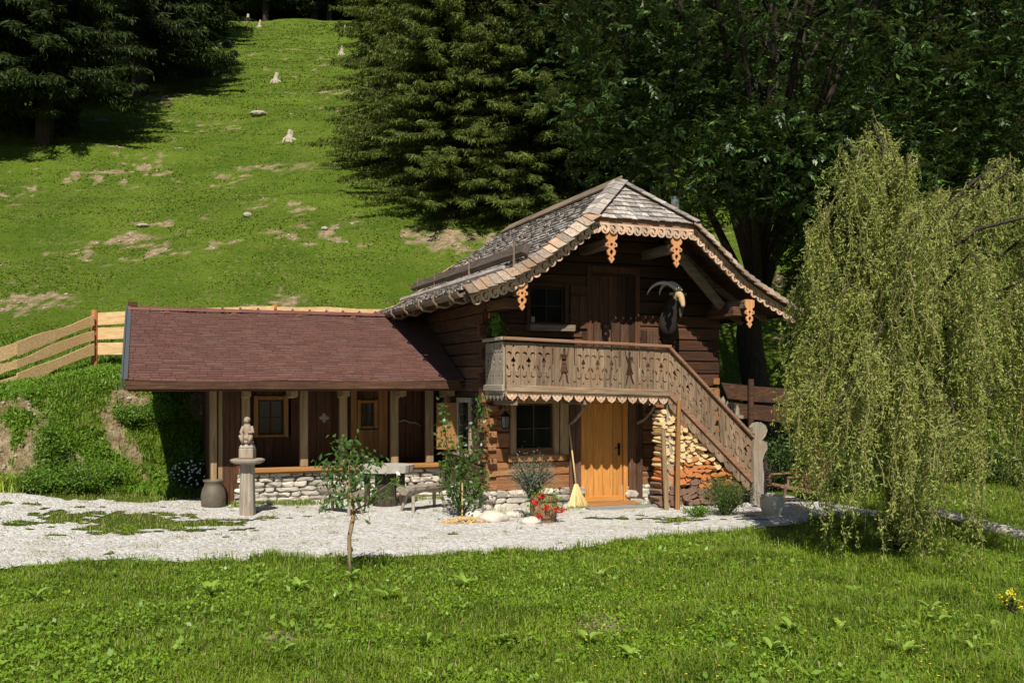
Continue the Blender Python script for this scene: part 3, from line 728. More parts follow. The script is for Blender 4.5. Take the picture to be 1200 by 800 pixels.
# hip edge boards and ridge
mb = MB()
for sx in (-1, 1):
    a = Vector((RC+sx*1.1, TF-.04, 5.26)); b_ = Vector((RC+sx*.02, TF+.93, 6.13)); n = 7
    for i in range(n):
        p = a.lerp(b_, i/n); q = a.lerp(b_, (i+1.25)/n); up_ = Vector((sx*.4, -.5, .75))
        sd = (q-p).normalized().cross(up_).normalized()
        for w_ in (-.085, .085): mb.beam(p+sd*w_+up_*(.055-.008), q+sd*w_*.9+up_*.035, .16, .014, up_+Vector((sd.x*w_*3, sd.y*w_*3, 0)))
mb.build('hip_cap', W('shingle', 'y'), house)
mb = MB(); y0, y1 = TF+.88, TB-1.25
for sx, hh in ((-1, .07), (1, .02)):
    for i in range(6):
        a = y0+(y1-y0)*i/6; b_ = y0+(y1-y0)*(i+1)/6-.01
        mb.obox((RC+sx*.115, (a+b_)/2, 6.13+hh-.06+random.uniform(-.006, .006)), (sx*.78, 0, -.62), (0, 1, 0), (sx*.62, 0, .78), .17, (b_-a)/2, .016)
mb.build('ridge_board', W('beam', 'y'), house)
# verge shingles (front and back edges)
def verge(side, name, ty, sg):
    f, L = arc(side); mb = MB(); ex = .165; u = 1.30; rr = random.Random(3+side)
    while u < L+.02:
        p = f(u); q = f(u+.20); tang = (q-p).normalized(); nn = Vector((side*abs(tang.z), 0, abs(tang.x)))
        fw = Vector((0, -sg*.62, -.0))-nn*.50; fw.normalize(); ax = fw.cross(tang).normalized()
        if ax.dot(nn) < 0: ax = -ax
        c = p+tang*.09+Vector((0, ty-sg*.02, 0))+fw*.085+nn*.055
        w_ = .10*rr.uniform(.85, 1.1)
        mb.obox(c+ax*rr.uniform(0, .015)-tang*.0, (tang+nn*.16).normalized(), fw, (ax-tang*.16).normalized(), w_, .135*rr.uniform(.85, 1.12), .010)
        u += ex
    # two boards under them
    mb.build(name, W('verge', 'y'), house)
verge(-1, 'verge_shingles', TF, 1); verge(1, 'verge_shingles', TF, 1); verge(-1, 'verge_shingles', TB, -1); verge(1, 'verge_shingles', TB, -1)

# --- carved bargeboards: repeated pierced units along a path
def diam(cx, cy, a, b_): return [(cx, cy+b_), (cx+a*.35, cy+b_*.35), (cx+a, cy), (cx+a*.35, cy-b_*.35), (cx, cy-b_), (cx-a*.35, cy-b_*.35), (cx-a, cy), (cx-a*.35, cy+b_*.35)]
def circ(cx, cy, r, n=12, a0=0, ry=None): return [(cx+r*math.cos(a0+2*math.pi*k/n), cy+(ry or r)*math.sin(a0+2*math.pi*k/n)) for k in range(n)]
def crescent(cx, cy, r, th, a0, a1, n=9):
    o = [(cx+r*math.cos(a0+(a1-a0)*k/n), cy+r*math.sin(a0+(a1-a0)*k/n)) for k in range(n+1)]
    i = [(cx+(r-th*math.sin(math.pi*k/n)-.002)*math.cos(a0+(a1-a0)*k/n), cy+(r-th*math.sin(math.pi*k/n)-.002)*math.sin(a0+(a1-a0)*k/n)) for k in range(n, -1, -1)]
    return o+i
def lace_unit(w_, mirror=False):
    h = .20; r = w_/2; out = [(0, .0), (0, -.13)]
    for k in range(1, 12):
        a = math.pi-math.pi*k/12; out.append((r+r*.9*math.cos(a), -.13-.06*math.sin(a)))
    out += [(w_, -.13), (w_, 0)]
    hs = [crescent(r*.92, -.085, .050, .030, R(-80), R(140)), crescent(r*.95, -.118, .040, .022, R(130), R(330), 7), diam(.020, -.045, .012, .020), circ(r, -.165, .010, 6)]
    if mirror: out = [(w_-u, v) for u, v in out][::-1]; hs = [[(w_-u, v) for u, v in q][::-1] for q in hs]
    return out, hs
def lace(path_fn, L, y, name, th=.03, dy=.0):
    mb = MB(); n = max(1, round(L/.165)); w_ = L/n
    for i in range(n):
        o, hs = lace_unit(w_-.002, False)
        def fm(u, v, k, i=i):
            a = i*w_+u; p = path_fn(a); q = path_fn(min(a+.02, L)); 
            if (q-p).length < 1e-4: p0 = path_fn(a-.02); tg = (p-p0).normalized()
            else: tg = (q-p).normalized()
            nn = Vector((-tg.z, 0, tg.x)); nn = nn if nn.z > 0 else -nn
            q = p+nn*v; return (q.x, y+th*k, q.z)
        mb.plate(o, hs, fm)
    return mb
YL = TF-.055
fl, Ll = arc(-1); fr, Lr = arc(1); u0l = (Vector((1.05, 0, .85))).length; drop = .10
mb = lace(lambda a: fl(u0l+a)-Vector((0, 0, drop)), Ll-u0l-.02, YL, 'bargeboard'); mb.build('bargeboard', W('lace', 'x'), house)
mb = lace(lambda a: fr(u0l+a)-Vector((0, 0, drop)), Lr-u0l-.02, YL, 'bargeboard'); mb.build('bargeboard', W('lace', 'x'), house)
mb = lace(lambda a: Vector((RC-1.05+a, 0, 5.26-drop-.02*a/2.1)), 2.1, YL, 'bargeboard'); mb.build('bargeboard', W('lace', 'x'), house)
mb = MB()   # solid board above the lace, under the shingles
for f_, L_ in ((fl, Ll), (fr, Lr)):
    k = 14
    for i in range(k):
        p = f_(u0l+(L_-u0l)*i/k)-Vector((0, 0, .06)); q = f_(u0l+(L_-u0l)*(i+1)/k)-Vector((0, 0, .06)); p.y = q.y = YL+.05
        mb.beam(p, q, .03, .11, (0, 0, 1))
mb.beam((RC-1.05, YL+.05, 5.20), (RC+1.05, YL+.05, 5.18), .032, .12)
mb.build('verge_board', W('rail', 'x'), house)
# pendants hanging from the purlins
def pendant(s, ztop, sc=1.0):
    mb = MB()
    o = [(-.115, 0), (-.115, -.13), (-.10, -.17), (-.06, -.19), (-.075, -.23), (-.115, -.25), (-.11, -.30), (-.06, -.31), (-.045, -.34), (-.085, -.38), (-.075, -.44), (-.035, -.47), (-.04, -.50), (-.06, -.52), (-.03, -.56), (0, -.60)]
    o = o+[(-u, v) for u, v in o[::-1][1:]]
    hs = [circ(0, -.265, .030, 8), circ(-.072, -.275, .016, 6), circ(.072, -.275, .016, 6), circ(0, -.40, .036, 8, ry=.045), circ(0, -.505, .011, 6)]
    o = [(u*sc, v*sc) for u, v in o][::-1]; hs = [[(u*sc, v*sc) for u, v in q] for q in hs]
    mb.plate(o, hs, lambda u, v, k: (s+u, YL+.036+.035*k, ztop+v))
    mb.build('pendant', W('pendant', 'z'), house)
for s_, z_ in ((1.95, 5.05), (3.28, 5.03), (.24, 4.10), (4.87, 3.90)): pendant(s_, z_, 1.0 if z_ > 5 else .9)
# purlins and rafters
mb = MB()
for s_, z_ in ((RC, 6.08), (1.95, 4.90), (3.28, 4.88), (.24, 3.98), (4.87, 3.90)):
    mb.box(s_-.08, s_+.08, TF+.03, TB-.3 if s_ != RC else TB-1.4, z_-.16, z_) if s_ != RC else mb.box(s_-.08, s_+.08, TF+1.0, TB-1.4, 5.8, 5.96)
mb.each('purlin', W('beam', 'y'), house, bevel=.01)
mb = MB()
for t_ in [TF+.16+.85*i for i in range(10)]:
    for side, D_, Z_ in ((-1, RD, RZ), (1, RDR, RZR)):
        if t_ > TB-.1: continue
        for a, b_ in ((1, 3), (3, 6)):
            mb.beam((RC+side*D_[a], t_, Z_[a]-.12), (RC+side*(D_[b_]+(.02 if b_ == 6 else .0)), t_, Z_[b_]-.12), .09, .12)
mb.each('rafter', W('beam', 'x'), house)
# brackets under the right verge and the heavy strut seen in the gable
mb = MB(); mb.beam((3.62, -.62, 4.78), (4.66, -.55, 3.80), .12, .15); mb.build('gable_strut', W('beam', 'x'), house, bevel=.01)
mb = MB(); mb.box(.0, .30, -.95, -.003, 3.62, 3.80); mb.box(HW-.30, HW-.02, -.95, -.003, 3.60, 3.78); mb.each('bracket_beam', W('sidelog', 'y'), house, bevel=.015)
# gutter: half log along the left eave, held by hooks
mb = MB(); ge = RC-3.35-.07; n = 10
for a, b_ in ((-1.0, 1.6), (1.65, 6.9)):
    vs = []; fs = []; m = 7
    for yy in (a, b_):
        for k in range(m+1): an = math.pi+math.pi*k/m; vs.append((ge+.085*math.cos(an), yy, 3.86+.09*math.sin(an)))
        for k in range(m, -1, -1): an = math.pi+math.pi*k/m; vs.append((ge+.055*math.cos(an), yy, 3.86+.055*math.sin(an)))
    c = 2*(m+1)
    for k in range(c): fs.append((k, (k+1) % c, c+(k+1) % c, c+k))
    for yy in (0, c):
        for k in range(m): fs.append((yy+k, yy+k+1, yy+c-2-k, yy+c-1-k))
    mb.add(vs, fs)
mb.each('gutter', W('beam', 'y'), house)
mb = MB()
for t_ in (-.7, .3, 1.3, 2.4, 3.5, 4.7, 5.9, 6.7):
    mb.tube([(ge+.30, t_, 3.80), (ge+.12, t_, 3.70), (ge-.04, t_, 3.72), (ge-.12, t_, 3.80), (ge-.12, t_, 3.92)], [.03, .03, .026, .022, .018], 6)
mb.each('gutter_hook', W('beam', 'x'), house, smooth=True)
# eave fascia: dark board
mb = MB(); mb.box(ge+.09, ge+.12, TF+.04, TB-.02, 3.74, 3.88); mb.box(RC+3.36, RC+3.39, TF+.04, TB-.02, 3.62, 3.76); mb.build('eave_board', W('logdark', 'y'), house)
# snow guard logs
mb = MB(); mb.beam((.48, -.80, 4.68), (.42, 6.6, 4.72), .13, .21, (.4, 0, .9)); mb.build('snow_guard', W('guard', 'y'), house, bevel=.02)
mb = MB()
for t_ in (-.45, 2.1, 4.6, 6.1): mb.tube([(.36, t_, 4.34), (.37, t_, 4.86), (.47, t_, 4.87), (.60, t_, 4.60)], .022, 5)
mb.each('guard_bracket', W('beam', 'z'), house)
mb = MB(); mb.beam((.02, -.85, 4.33), (-.02, 6.2, 4.36), .05, .07, (.4, 0, .9)); mb.build('roof_batten', W('shingle', 'y'), house)
# stove pipe
mb = MB(); mb.lathe((4.55, 1.0, 0), [(.09, 4.3), (.09, 6.10), (.095, 6.11), (.095, 6.22), (.08, 6.22), (.08, 6.1)], 18); mb.lathe((4.55, 1.0, 0), [(.12, 4.6), (.12, 4.64)], 18)
mb.build('stove_pipe', plain('galvanised_metal', (.68, .69, .70), .35, .9, nz=.1), house, smooth=True)

# --- balcony with pierced panels
BT = -1.0
def bz(s): return 2.19-.031*s          # underside height along the balcony
def spade(cx, cy, s_, up=1): return [(cx, cy+s_*1.25*up), (cx+s_*.42, cy+s_*.35*up), (cx+s_*.85, cy-s_*.25*up), (cx+s_*.7, cy-s_*.75*up), (cx+s_*.25, cy-s_*.6*up), (cx+s_*.30, cy-s_*1.0*up), (cx-s_*.30, cy-s_*1.0*up), (cx-s_*.25, cy-s_*.6*up), (cx-s_*.7, cy-s_*.75*up), (cx-s_*.85, cy-s_*.25*up), (cx-s_*.42, cy+s_*.35*up)]
PH = .80
def panel_unit(kind, w_):
    """full unit of two mirrored boards, width w_, height PH; returns outer, holes"""
    c = w_/2; k = w_/.26; out = [(0, 0), (w_, 0), (w_, PH), (0, PH)]
    hs = [diam(c, .735, .024, .045), spade(c, .50, .052), diam(c, .405, .03, .05),
          crescent(.056*k+.004, .60, .045, .034, R(-60), R(185)), crescent(w_-.056*k-.004, .60, .045, .034, R(-5), R(240)),
          crescent(.054*k+.004, .235, .042, .028, R(-190), R(50)), crescent(w_-.054*k-.004, .235, .042, .028, R(130), R(370)),
          diam(c, .12, .018, .045), [(.012, .42), (.034, .40), (.055, .34), (.05, .31), (.028, .345), (.010, .36)], [(w_-.012, .42), (w_-.010, .36), (w_-.028, .345), (w_-.05, .31), (w_-.055, .34), (w_-.034, .40)],
          circ(c-.045, .285, .012, 6), circ(c+.045, .285, .012, 6)]
    return out, hs
def dancer_unit(w_, flip):
    out = [(0, 0), (w_, 0), (w_, PH), (0, PH)]
    fig = [(.44, .70), (.50, .735), (.57, .725), (.60, .68), (.575, .64), (.62, .60), (.72, .66), (.76, .75), (.81, .73), (.76, .62), (.66, .53), (.62, .48), (.66, .40), (.74, .30), (.64, .30), (.70, .24), (.74, .15), (.80, .12), (.66, .12), (.58, .26), (.50, .30), (.42, .22), (.30, .12), (.22, .15), (.34, .25), (.36, .32), (.28, .32), (.38, .42), (.40, .50), (.36, .58), (.30, .50), (.26, .52), (.32, .64), (.46, .63), (.46, .66)]
    fig = [(u*w_, v) for u, v in fig]
    if flip: fig = [(w_-u, v) for u, v in fig][::-1]
    return out, [fig[::-1] if False else fig]
def slot_unit(w_):
    return [(0, 0), (w_, 0), (w_, PH), (0, PH)], [[(w_/2-.013, .44), (w_/2+.013, .44), (w_/2+.013, .72), (w_/2, .76), (w_/2-.013, .72)], circ(w_/2, .15, .02, 8)]
def run_panels(mb, seq, s0, base, slope, y, axis='s', th=.032, dirn=1):
    u0 = 0
    for kind, w_, fl_ in seq:
        o, hs = panel_unit(kind, w_-.006) if kind == 'p' else dancer_unit(w_-.006, fl_) if kind == 'd' else slot_unit(w_-.006)
        jz = random.uniform(-.004, .004); jy = random.uniform(-.004, .004)
        if axis == 's': fm = lambda u, v, k, u0=u0, jz=jz: (s0+u0+u+.003, y+jy+th*k, base+slope*(u0+u)+v+jz)
        else: fm = lambda u, v, k, u0=u0, jz=jz: (s0+th*k, y+u0+u+.003, base+v+jz)
        mb.plate(o, hs, fm); u0 += w_
    return u0
seq = [('p', .285, 0), ('p', .285, 0), ('p', .285, 0), ('s', .06, 0), ('d', .36, 0), ('s', .06, 0), ('p', .28, 0), ('p', .28, 0), ('p', .28, 0), ('s', .06, 0), ('d', .34, 1), ('s', .06, 0), ('p', .2825, 0), ('p', .2825, 0)]
mb = MB(); Lb = run_panels(mb, seq, 0.0, bz(0)+.04, -.031, BT)
bp = mb.build('balcony_panel', W('grey', 'z'), house); bp['label'] = 'long grey pierced balcony front with two dancing figures'
BR = Lb  # right end
mb = MB(); mb.beam((-.06, BT-.01, bz(0)+.90), (BR+.04, BT-.01, bz(BR)+.90), .13, .055); mb.beam((.0, BT-.03, bz(0)+.05), (BR+.0, BT-.03, bz(BR)+.05), .05, .10)
mb.build('balcony_rail', W('rail', 'x'), house, bevel=.008)
mb = MB(); mb.beam((.0, BT-.034, bz(0)+.045), (BR+.0, BT-.034, bz(BR)+.045), .055, .11); mb.build('balcony_sill', W('grey', 'x'), house, bevel=.006)
mb = MB(); run_panels(mb, [('p', .31, 0), ('p', .31, 0), ('p', .31, 0)], -.035, bz(0)+.04, 0, BT+.03, axis='t'); mb.build('balcony_side_panel', W('silver', 'z'), house)
mb = MB(); mb.beam((-.03, BT, bz(0)+.90), (-.03, -.02, bz(0)+.90), .12, .055); mb.beam((-.05, BT-.02, bz(0)+.045), (-.05, -.02, bz(0)+.045), .05, .11); mb.build('balcony_side_rail', W('silver', 'y'), house, bevel=.008)
# scalloped valance
def scallop_unit(w_):
    r = w_/2; o = [(0, 0), (0, -.045)]
    for k in range(0, 11):
        a = math.pi-math.pi*k/10; o.append((r+r*.86*math.cos(a), -.045-.10*math.sin(a)))
        if k == 5: o.append((r+.004, -.168))
    o += [(w_, -.05), (w_, 0)]
    return o, [crescent(r-.045, -.07, .022, .014, R(-60), R(200), 6), crescent(r+.045, -.07, .022, .014, R(-20), R(240), 6), circ(r, -.115, .012, 6)]
mb = MB(); n = 15; w_ = BR/n
for i in range(n):
    o, hs = scallop_unit(w_); mb.plate(o, hs, lambda u, v, k, i=i: (i*w_+u, BT-.02+.022*k, bz(i*w_+u)-.008+v))
mb.build('valance', W('lace', 'x'), house)
mb = MB(); w_ = .95/5
for i in range(5):
    o, hs = scallop_unit(w_); mb.plate(o, hs, lambda u, v, k, i=i: (-.045+.022*k, BT+.0+i*w_+u, bz(0)-.008+v))
mb.build('valance', W('silver', 'y'), house)
mb = MB()
for i in range(8): mb.box(-.0, BR+.1, BT+.03+.12*i, BT+.03+.12*i+.115, 2.03-.0, 2.075)
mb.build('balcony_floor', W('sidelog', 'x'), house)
mb = MB()
for s_ in (.12, 1.5, 3.0): mb.box(s_, s_+.12, BT+.04, -.005, 1.93, 2.028)
for s_ in (1.62, 3.08):
    mb.tube([(s_, -.06, 1.55), (s_, -.3, 1.62), (s_, -.6, 1.78), (s_, -.72, 1.9)], [.035, .033, .03, .028], 6)
mb.each('balcony_joist', W('beam', 'y'), house, bevel=.008)

# --- outside stair
SL = -.93; ST0 = BR; SLEN = 1.83
mb = MB(); base = bz(BR)+.04
sseq = [('p', .28, 0), ('p', .28, 0), ('p', .28, 0), ('s', .07, 0), ('d', .30, 0), ('s', .07, 0), ('p', .28, 0), ('p', .27, 0)]
Ls_ = run_panels(mb, sseq, ST0+.005, base, SL, BT)
mb.build('stair_panel', W('grey', 'z'), house)
e = ST0+Ls_
mb = MB(); mb.beam((ST0-.01, BT-.01, base+.86), (e+.02, BT-.01, base+.86+SL*Ls_), .12, .055); mb.build('stair_rail', W('rail', 'x'), house, bevel=.008)
mb = MB(); mb.beam((ST0-.02, BT-.035, base+.02), (e+.0, BT-.035, base+.02+SL*Ls_), .055, .09); mb.build('stair_stringer', W('rail', 'x'), house, bevel=.006)
mb = MB(); L2 = Ls_*.97; n = 9; w_ = L2/n
for i in range(n):
    o = [(0, 0), (0, -.17)]
    for k in range(0, 9): a = math.pi-math.pi*k/8; o.append((w_/2+w_*.42*math.cos(a), -.17-.06*math.sin(a)))
    o += [(w_, -.17), (w_, 0)]
    mb.plate(o, [diam(w_/2, -.09, .025, .045), circ(w_*.22, -.14, .012, 6)], lambda u, v, k, i=i: (ST0+i*w_+u, BT-.02+.022*k, base-.03+SL*(i*w_+u)+v))
mb.build('stair_valance', W('grey', 'z'), house)
mb = MB(); ns = 9
for i in range(ns):
    s_ = ST0+.08+(Ls_+.12)*i/ns; zz = 2.03-(i+1)*2.03/(ns+1)+0.02
    mb.box(s_, s_+.24, BT+.04, -.08, zz-.04, zz)
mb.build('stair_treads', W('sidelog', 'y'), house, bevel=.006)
mb = MB(); mb.beam((ST0+.1, -.10, 1.85), (e+.12, -.10, 1.85+SL*Ls_), .05, .22); mb.build('stair_stringer', W('sidelog', 'x'), house)
# carved newel at the foot of the stair: scroll-topped board
mb = MB(); o = [(-.10, .0), (.12, .0), (.13, .55), (.10, .82), (.14, .95), (.21, 1.05), (.20, 1.17), (.10, 1.22), (.17, 1.30), (.21, 1.40), (.17, 1.50), (.06, 1.545), (-.06, 1.53), (-.13, 1.46), (-.13, 1.36), (-.05, 1.33), (-.10, 1.20), (-.12, 1.0), (-.10, .7)]
mb.plate(o, [], lambda u, v, k: (e+.10+u, BT-.06+.10*k, v+.02)); mb.build('stair_newel', W('silver', 'z'), house, bevel=.015)
# inner picket rail of the stair, seen above the outer one
mb = MB()
for i in range(5):
    s_ = 5.10+.115*i; zb = .75; zt = 2.10-.06*i+random.uniform(-.03, .03)
    o = [(0, 0), (.09, 0), (.09, zt-zb-.08), (.045, zt-zb), (0, zt-zb-.08)]
    mb.plate(o, [], lambda u, v, k, s_=s_, zb=zb: (s_+u, .30+.025*k, zb+v))
mb.beam((5.06, .28, 1.15), (5.72, .28, 1.15), .04, .08); mb.beam((5.06, .28, 1.70), (5.72, .28, 1.62), .04, .07)
pk = mb.build('picket_gate', W('silver', 'z'), None, loc=(5.1, .3, .75), house=True)
tagp(pk, 'pointed grey picket panel standing behind the foot of the outside stair', 'picket fence')
# poles and posts under the stair corner
mb = MB(); mb.box(3.22, 3.35, -.93, -.80, 0, 2.03); mb.build('balcony_post', W('silver', 'z'), house, bevel=.01)['label'] = 'squared pale post under the balcony corner'
# ================================================================== THE LOW ANNEX
annex = thing('shed_annex', 'low timber annex with porch posts and reddish brown shingle roof, left of the house', 'shed', (-2.3, 2.3, 0), house=True)
AE, AR_, AB = 1.2, 4.35, 7.0; AZE, AZR = 2.36, 3.80; AL = -6.12
def az(t): return AZE+(AZR-AZE)*(t-AE)/(AR_-AE) if t <= AR_ else AZR-(AZR-AZE)*(t-AR_)/(AR_-AE)
def roofcol():
    m, n, l, b = nodes('brown_shingle'); tc = n.new('ShaderNodeTexCoord'); g = noise(n, l, tc.outputs['Object'], 3, 5, .6); g2 = noise(n, l, tc.outputs['Object'], 120, 3, .7)
    c = mixc(n, l, (.088, .036, .028), (.128, .056, .043), island(n)); c = mixc(n, l, c, (.135, .068, .05), ramp(n, l, g, .5, .75)); c = mixc(n, l, c, (.07, .028, .022), ramp(n, l, g2, .55, .8)); c = mixc(n, l, c, (.085, .080, .045), ramp(n, l, noise(n, l, tc.outputs['Object'], 5.5, 7, .75), .62, .74))
    l.new(c, b.inputs['Base Color']); b.inputs['Roughness'].default_value = .9; bump(n, l, b, g2, .5, .006); return m
mb = MB(); rr = random.Random(2)
sl_ = (AZR-AZE)/(AR_-AE); dl = Vector((0, 1, sl_)).normalized(); nl = Vector((0, -sl_, 1)).normalized(); Lr_ = math.hypot(AR_-AE, AZR-AZE); ex = .104; rows = int(Lr_/ex)+1
for r in range(rows):
    a = r*ex; x = AL+.0+rr.uniform(-.25, 0)
    while x < -.02:
        w_ = rr.choice((.15, .2, .25, .3)); x0 = max(x, AL); x1 = min(x+w_-.007, -.02)
        if x1-x0 > .02:
            a0 = max(a-rr.choice((0, 0, .012, .03))+rr.uniform(-.004, .004), -.03); a1 = min(a+ex+.02, Lr_); e = rr.uniform(0, .003)
            def P_(s_, u, h): q = Vector((s_, AE, AZE))+dl*u+nl*(h-.020*math.sin(math.pi*(s_-AL)/3.05)**2+.014*(float(vn(s_*.9, u*.9, 5))-.5)); return q
            vs = [P_(s_, u, h) for s_ in (x0, x1) for u, h in ((a0, .021+e), (a0, .010), (a1, .004), (a1, .008+e))]
            mb.add(vs, [(0, 1, 2, 3), (4, 7, 6, 5), (0, 3, 7, 4), (1, 5, 6, 2), (0, 4, 5, 1), (3, 2, 6, 7)])
        x += w_
mb.build('shingle_roof', roofcol(), annex)
mb = MB()
vs = [(s_, t, z) for s_ in (AL+.02, -.02) for t, z in ((AE+.01, AZE-.035), (AR_, AZR-.035), (AB, az(AB)), (AB, az(AB)-.05), (AR_, AZR-.07), (AE+.01, AZE-.06))]
mb.add(vs, [(0, 1, 7, 6), (1, 2, 8, 7), (2, 3, 9, 8), (3, 4, 10, 9), (4, 5, 11, 10), (5, 0, 6, 11), (0, 5, 4, 1), (1, 4, 3, 2), (6, 7, 10, 11), (7, 8, 9, 10)])
mb.build('roof_boards', W('logdark', 'x'), annex)
# ridge tiles with collars, barge flashing
rm = plain('glazed_ridge_tile', (.155, .055, .045), .38, var=.15, nz=.15)
mb = MB(); L = abs(AL); n = 17
for i in range(n):
    a = AL+L*i/n; b_ = AL+L*(i+1)/n
    for x0, x1, r0, r1 in ((a, b_+.02, .075, .07), (a-.015, a+.035, .092, .092)):
        vs = []; m = 8
        for xx, rr_ in ((x0, r0), (x1, r1)):
            for k in range(m+1): an = math.pi*k/m; vs.append((xx, AR_+rr_*1.15*math.cos(an), AZR+.0+rr_*math.sin(an)))
        fs = [(k, k+1, m+2+k, m+1+k) for k in range(m)]+[tuple(range(m+1)), tuple(range(m+1, 2*m+2))[::-1]]
        mb.add(vs, fs)
    mb.lathe((a+.01, AR_, AZR+.085), [(.012, 0), (.022, .012), (.010, .03)], 6)
mb.build('ridge_tile', rm, annex)
mb = MB()
for s_ in (-5.4, -4.1, -2.75, -1.6):
    c = Vector((s_, AE, AZE))+dl*(Lr_-.22)+nl*.02
    mb.tube([c+Vector((-.07, 0, 0)), c+Vector((-.04, 0, 0))+nl*.045, c+Vector((.04, 0, 0))+nl*.045, c+Vector((.07, 0, 0))], .010, 5)
mb.each('snow_hook', plain('copper_hook', (.50, .25, .10), .4, .5), annex)
mb = MB(); gm = plain('grey_sheet_metal', (.16, .175, .185), .45, .6, nz=.1)
for t0, t1 in ((AE-.06, AR_+.03), (AR_+.03, AB)):
    mb.beam((AL-.05, t0, az(t0)-.03), (AL-.05, t1, az(t1)-.03 if t1 != AB else az(AB)-.03), .03, .22, (0, 0, 1))
mb.beam((AL-.01, AE-.04, az(AE)+.03), (AL-.01, AR_+.02, az(AR_)+.035), .11, .02)
mb.build('barge_flashing', gm, annex)
mb = MB(); mb.box(AL-.02, AL+.16, AR_-.06, AR_+.06, AZR+.0, AZR+.16); mb.build('ridge_end', W('logdark', 'x'), annex)
mb = MB(); mb.box(AL+.0, -.12, AE-.02, AE+.02, AZE-.15, AZE-.005); mb.build('eave_board', W('logdark', 'x'), annex, bevel=.005)
# purlins, rafter tails
mb = MB()
for t in (AE+.12, 2.3, 4.35, 6.2): mb.box(AL+.04, -.05, t-.07, t+.07, az(t)-.24, az(t)-.08)
mb.each('purlin', W('logdark', 'x'), annex, bevel=.01)
mb = MB()
for s_ in (-5.9, -5.3, -4.7, -4.05, -3.35, -2.65, -1.95, -1.3, -.6):
    for t0, t1 in ((AE+.02, 4.3),): mb.beam((s_, t0, az(t0)-.09), (s_, t1, az(t1)-.09), .08, .10)
mb.each('rafter', W('logdark', 'y'), annex)
AW = 2.35
# porch: plinth, deck beam
mb = MB(); mb.box(-4.15, -.03, AW-.10, AW+.07, .585, .70); mb.box(-4.15, -.03, AW-.16, AW-.105, .62, .695); mb.build('deck_beam', W('warm', 'x'), annex, bevel=.01)
mb = MB(); mb.box(-4.14, -.03, AW+.07, 3.2, .62, .69); mb.build('deck_floor', W('sidelog', 'x'), annex)
mb = MB(); stone_row(mb, (-4.15, AW-.05, 0), (-.02, AW-.05, 0), -.04, .585, .24, (.28, .105), 70); mb.box(-4.1, -.05, AW+.08, 5.4, -.3, .61)
stone_row(mb, (-4.15, 4.6, 0), (-4.15, AW-.05, 0), -.04, .585, .2, (.26, .11), 170, outw=(-1, 0, 0))
mb.build('stone_plinth', stonew, annex)
# posts on the front with carved brackets
pmat = W('frame', 'z')
def spost(px): return None
def s_at(px, t, Fq=F):
    u = (px-600)/F; # solve for s at depth t in local frame
    # X = HX+CY s-SY t ; Y = HY+SY s+CY t ; X=uY
    return (u*(HY+CY*t)-HX+SY*t)/(CY-u*SY)
for px in (288, 356, 402, 462, 503, 524):
    s_ = s_at(px, AW); w_ = .075 if px != 524 else .06
    mb = MB(); mb.box(s_-w_, s_+w_, AW-.07, AW+.07, .701, 2.55); mb.build('porch_post', pmat, annex, bevel=.01)
for px in (288, 342, 402, 467, 523):
    s_ = s_at(px, AW-.25); mb = MB()
    o = [(-.62, .02), (-.62, .14), (.05, .14), (.05, -.0), (-.08, -.02), (-.2, .02), (-.34, -.0), (-.48, .03)]
    mb.plate([(a+.38, b_) for a, b_ in o], [], lambda u, v, k: (s_-.06+.12*k, AW-.38+u, 2.05+v)); mb.build('eave_bracket', W('frame', 'y'), annex, bevel=.008)
# walls: vertical boards, recessed
mb = MB(); rr = random.Random(9); WY = 3.0
ops = [(s_at(303, WY)-.02, s_at(332, WY)+.02, 1.28, 2.0), (s_at(422, WY), s_at(439, WY), 1.42, 1.92)]
def boards(mb, a0, a1, y, z0, z1, th, wmin=.13, wmax=.22, ops=()):
    x = a0
    while x < a1-.01:
        w_ = min(rr.uniform(wmin, wmax), a1-x)
        if w_ < .04: break
        j = rr.uniform(0, .014); zz = [(z0, z1)]
        for o in ops:
            if x+w_ > o[0]+.0 and x < o[1]: zz = [(z0, o[2]), (o[3], z1)]
        for q0, q1 in zz: mb.box(x+.003, x+w_-.003, y+j, y+th, q0, q1)
        x += w_
boards(mb, -4.6, .0, WY, .2, 2.6, .05, ops=ops)
mb.build('front_wall', W('plankred', 'z'), annex, bevel=.004)
mb = MB()
y = WY
while y < 5.5:
    w_ = rr.uniform(.14, .22); mb.box(-4.64-rr.uniform(0, .012), -4.605, y+.003, y+w_-.003, .1, az(min(y, AR_*2-y) if y > AR_ else y)-.06); y += w_
mb.build('side_wall', W('plankred', 'z'), annex)
mb = MB()
for t in (AW, 2.7): mb.box(-4.66, -4.55, t-.05, t+.05, .0, az(t)-.2)
mb.box(-4.52, -4.44, AW+.02, AW+.07, .0, 2.5); mb.each('corner_post', pmat, annex, bevel=.008)
mb = MB(); boards(mb, -4.44, -4.12, AW+.01, .05, 2.5, .04, .10, .14); mb.build('end_boards', W('plankred', 'z'), annex)
mb = MB(); boards(mb, -4.6, .0, 5.4, .2, 2.9, .05); mb.build('back_wall', W('plankred', 'z'), annex)
f = window(ops[0], 'warm', .075, mull=(1, 1), y=WY-.02, parent=annex)
f = window(ops[1], 'warm', .06, mull=(1, 1), y=WY-.02, parent=annex)
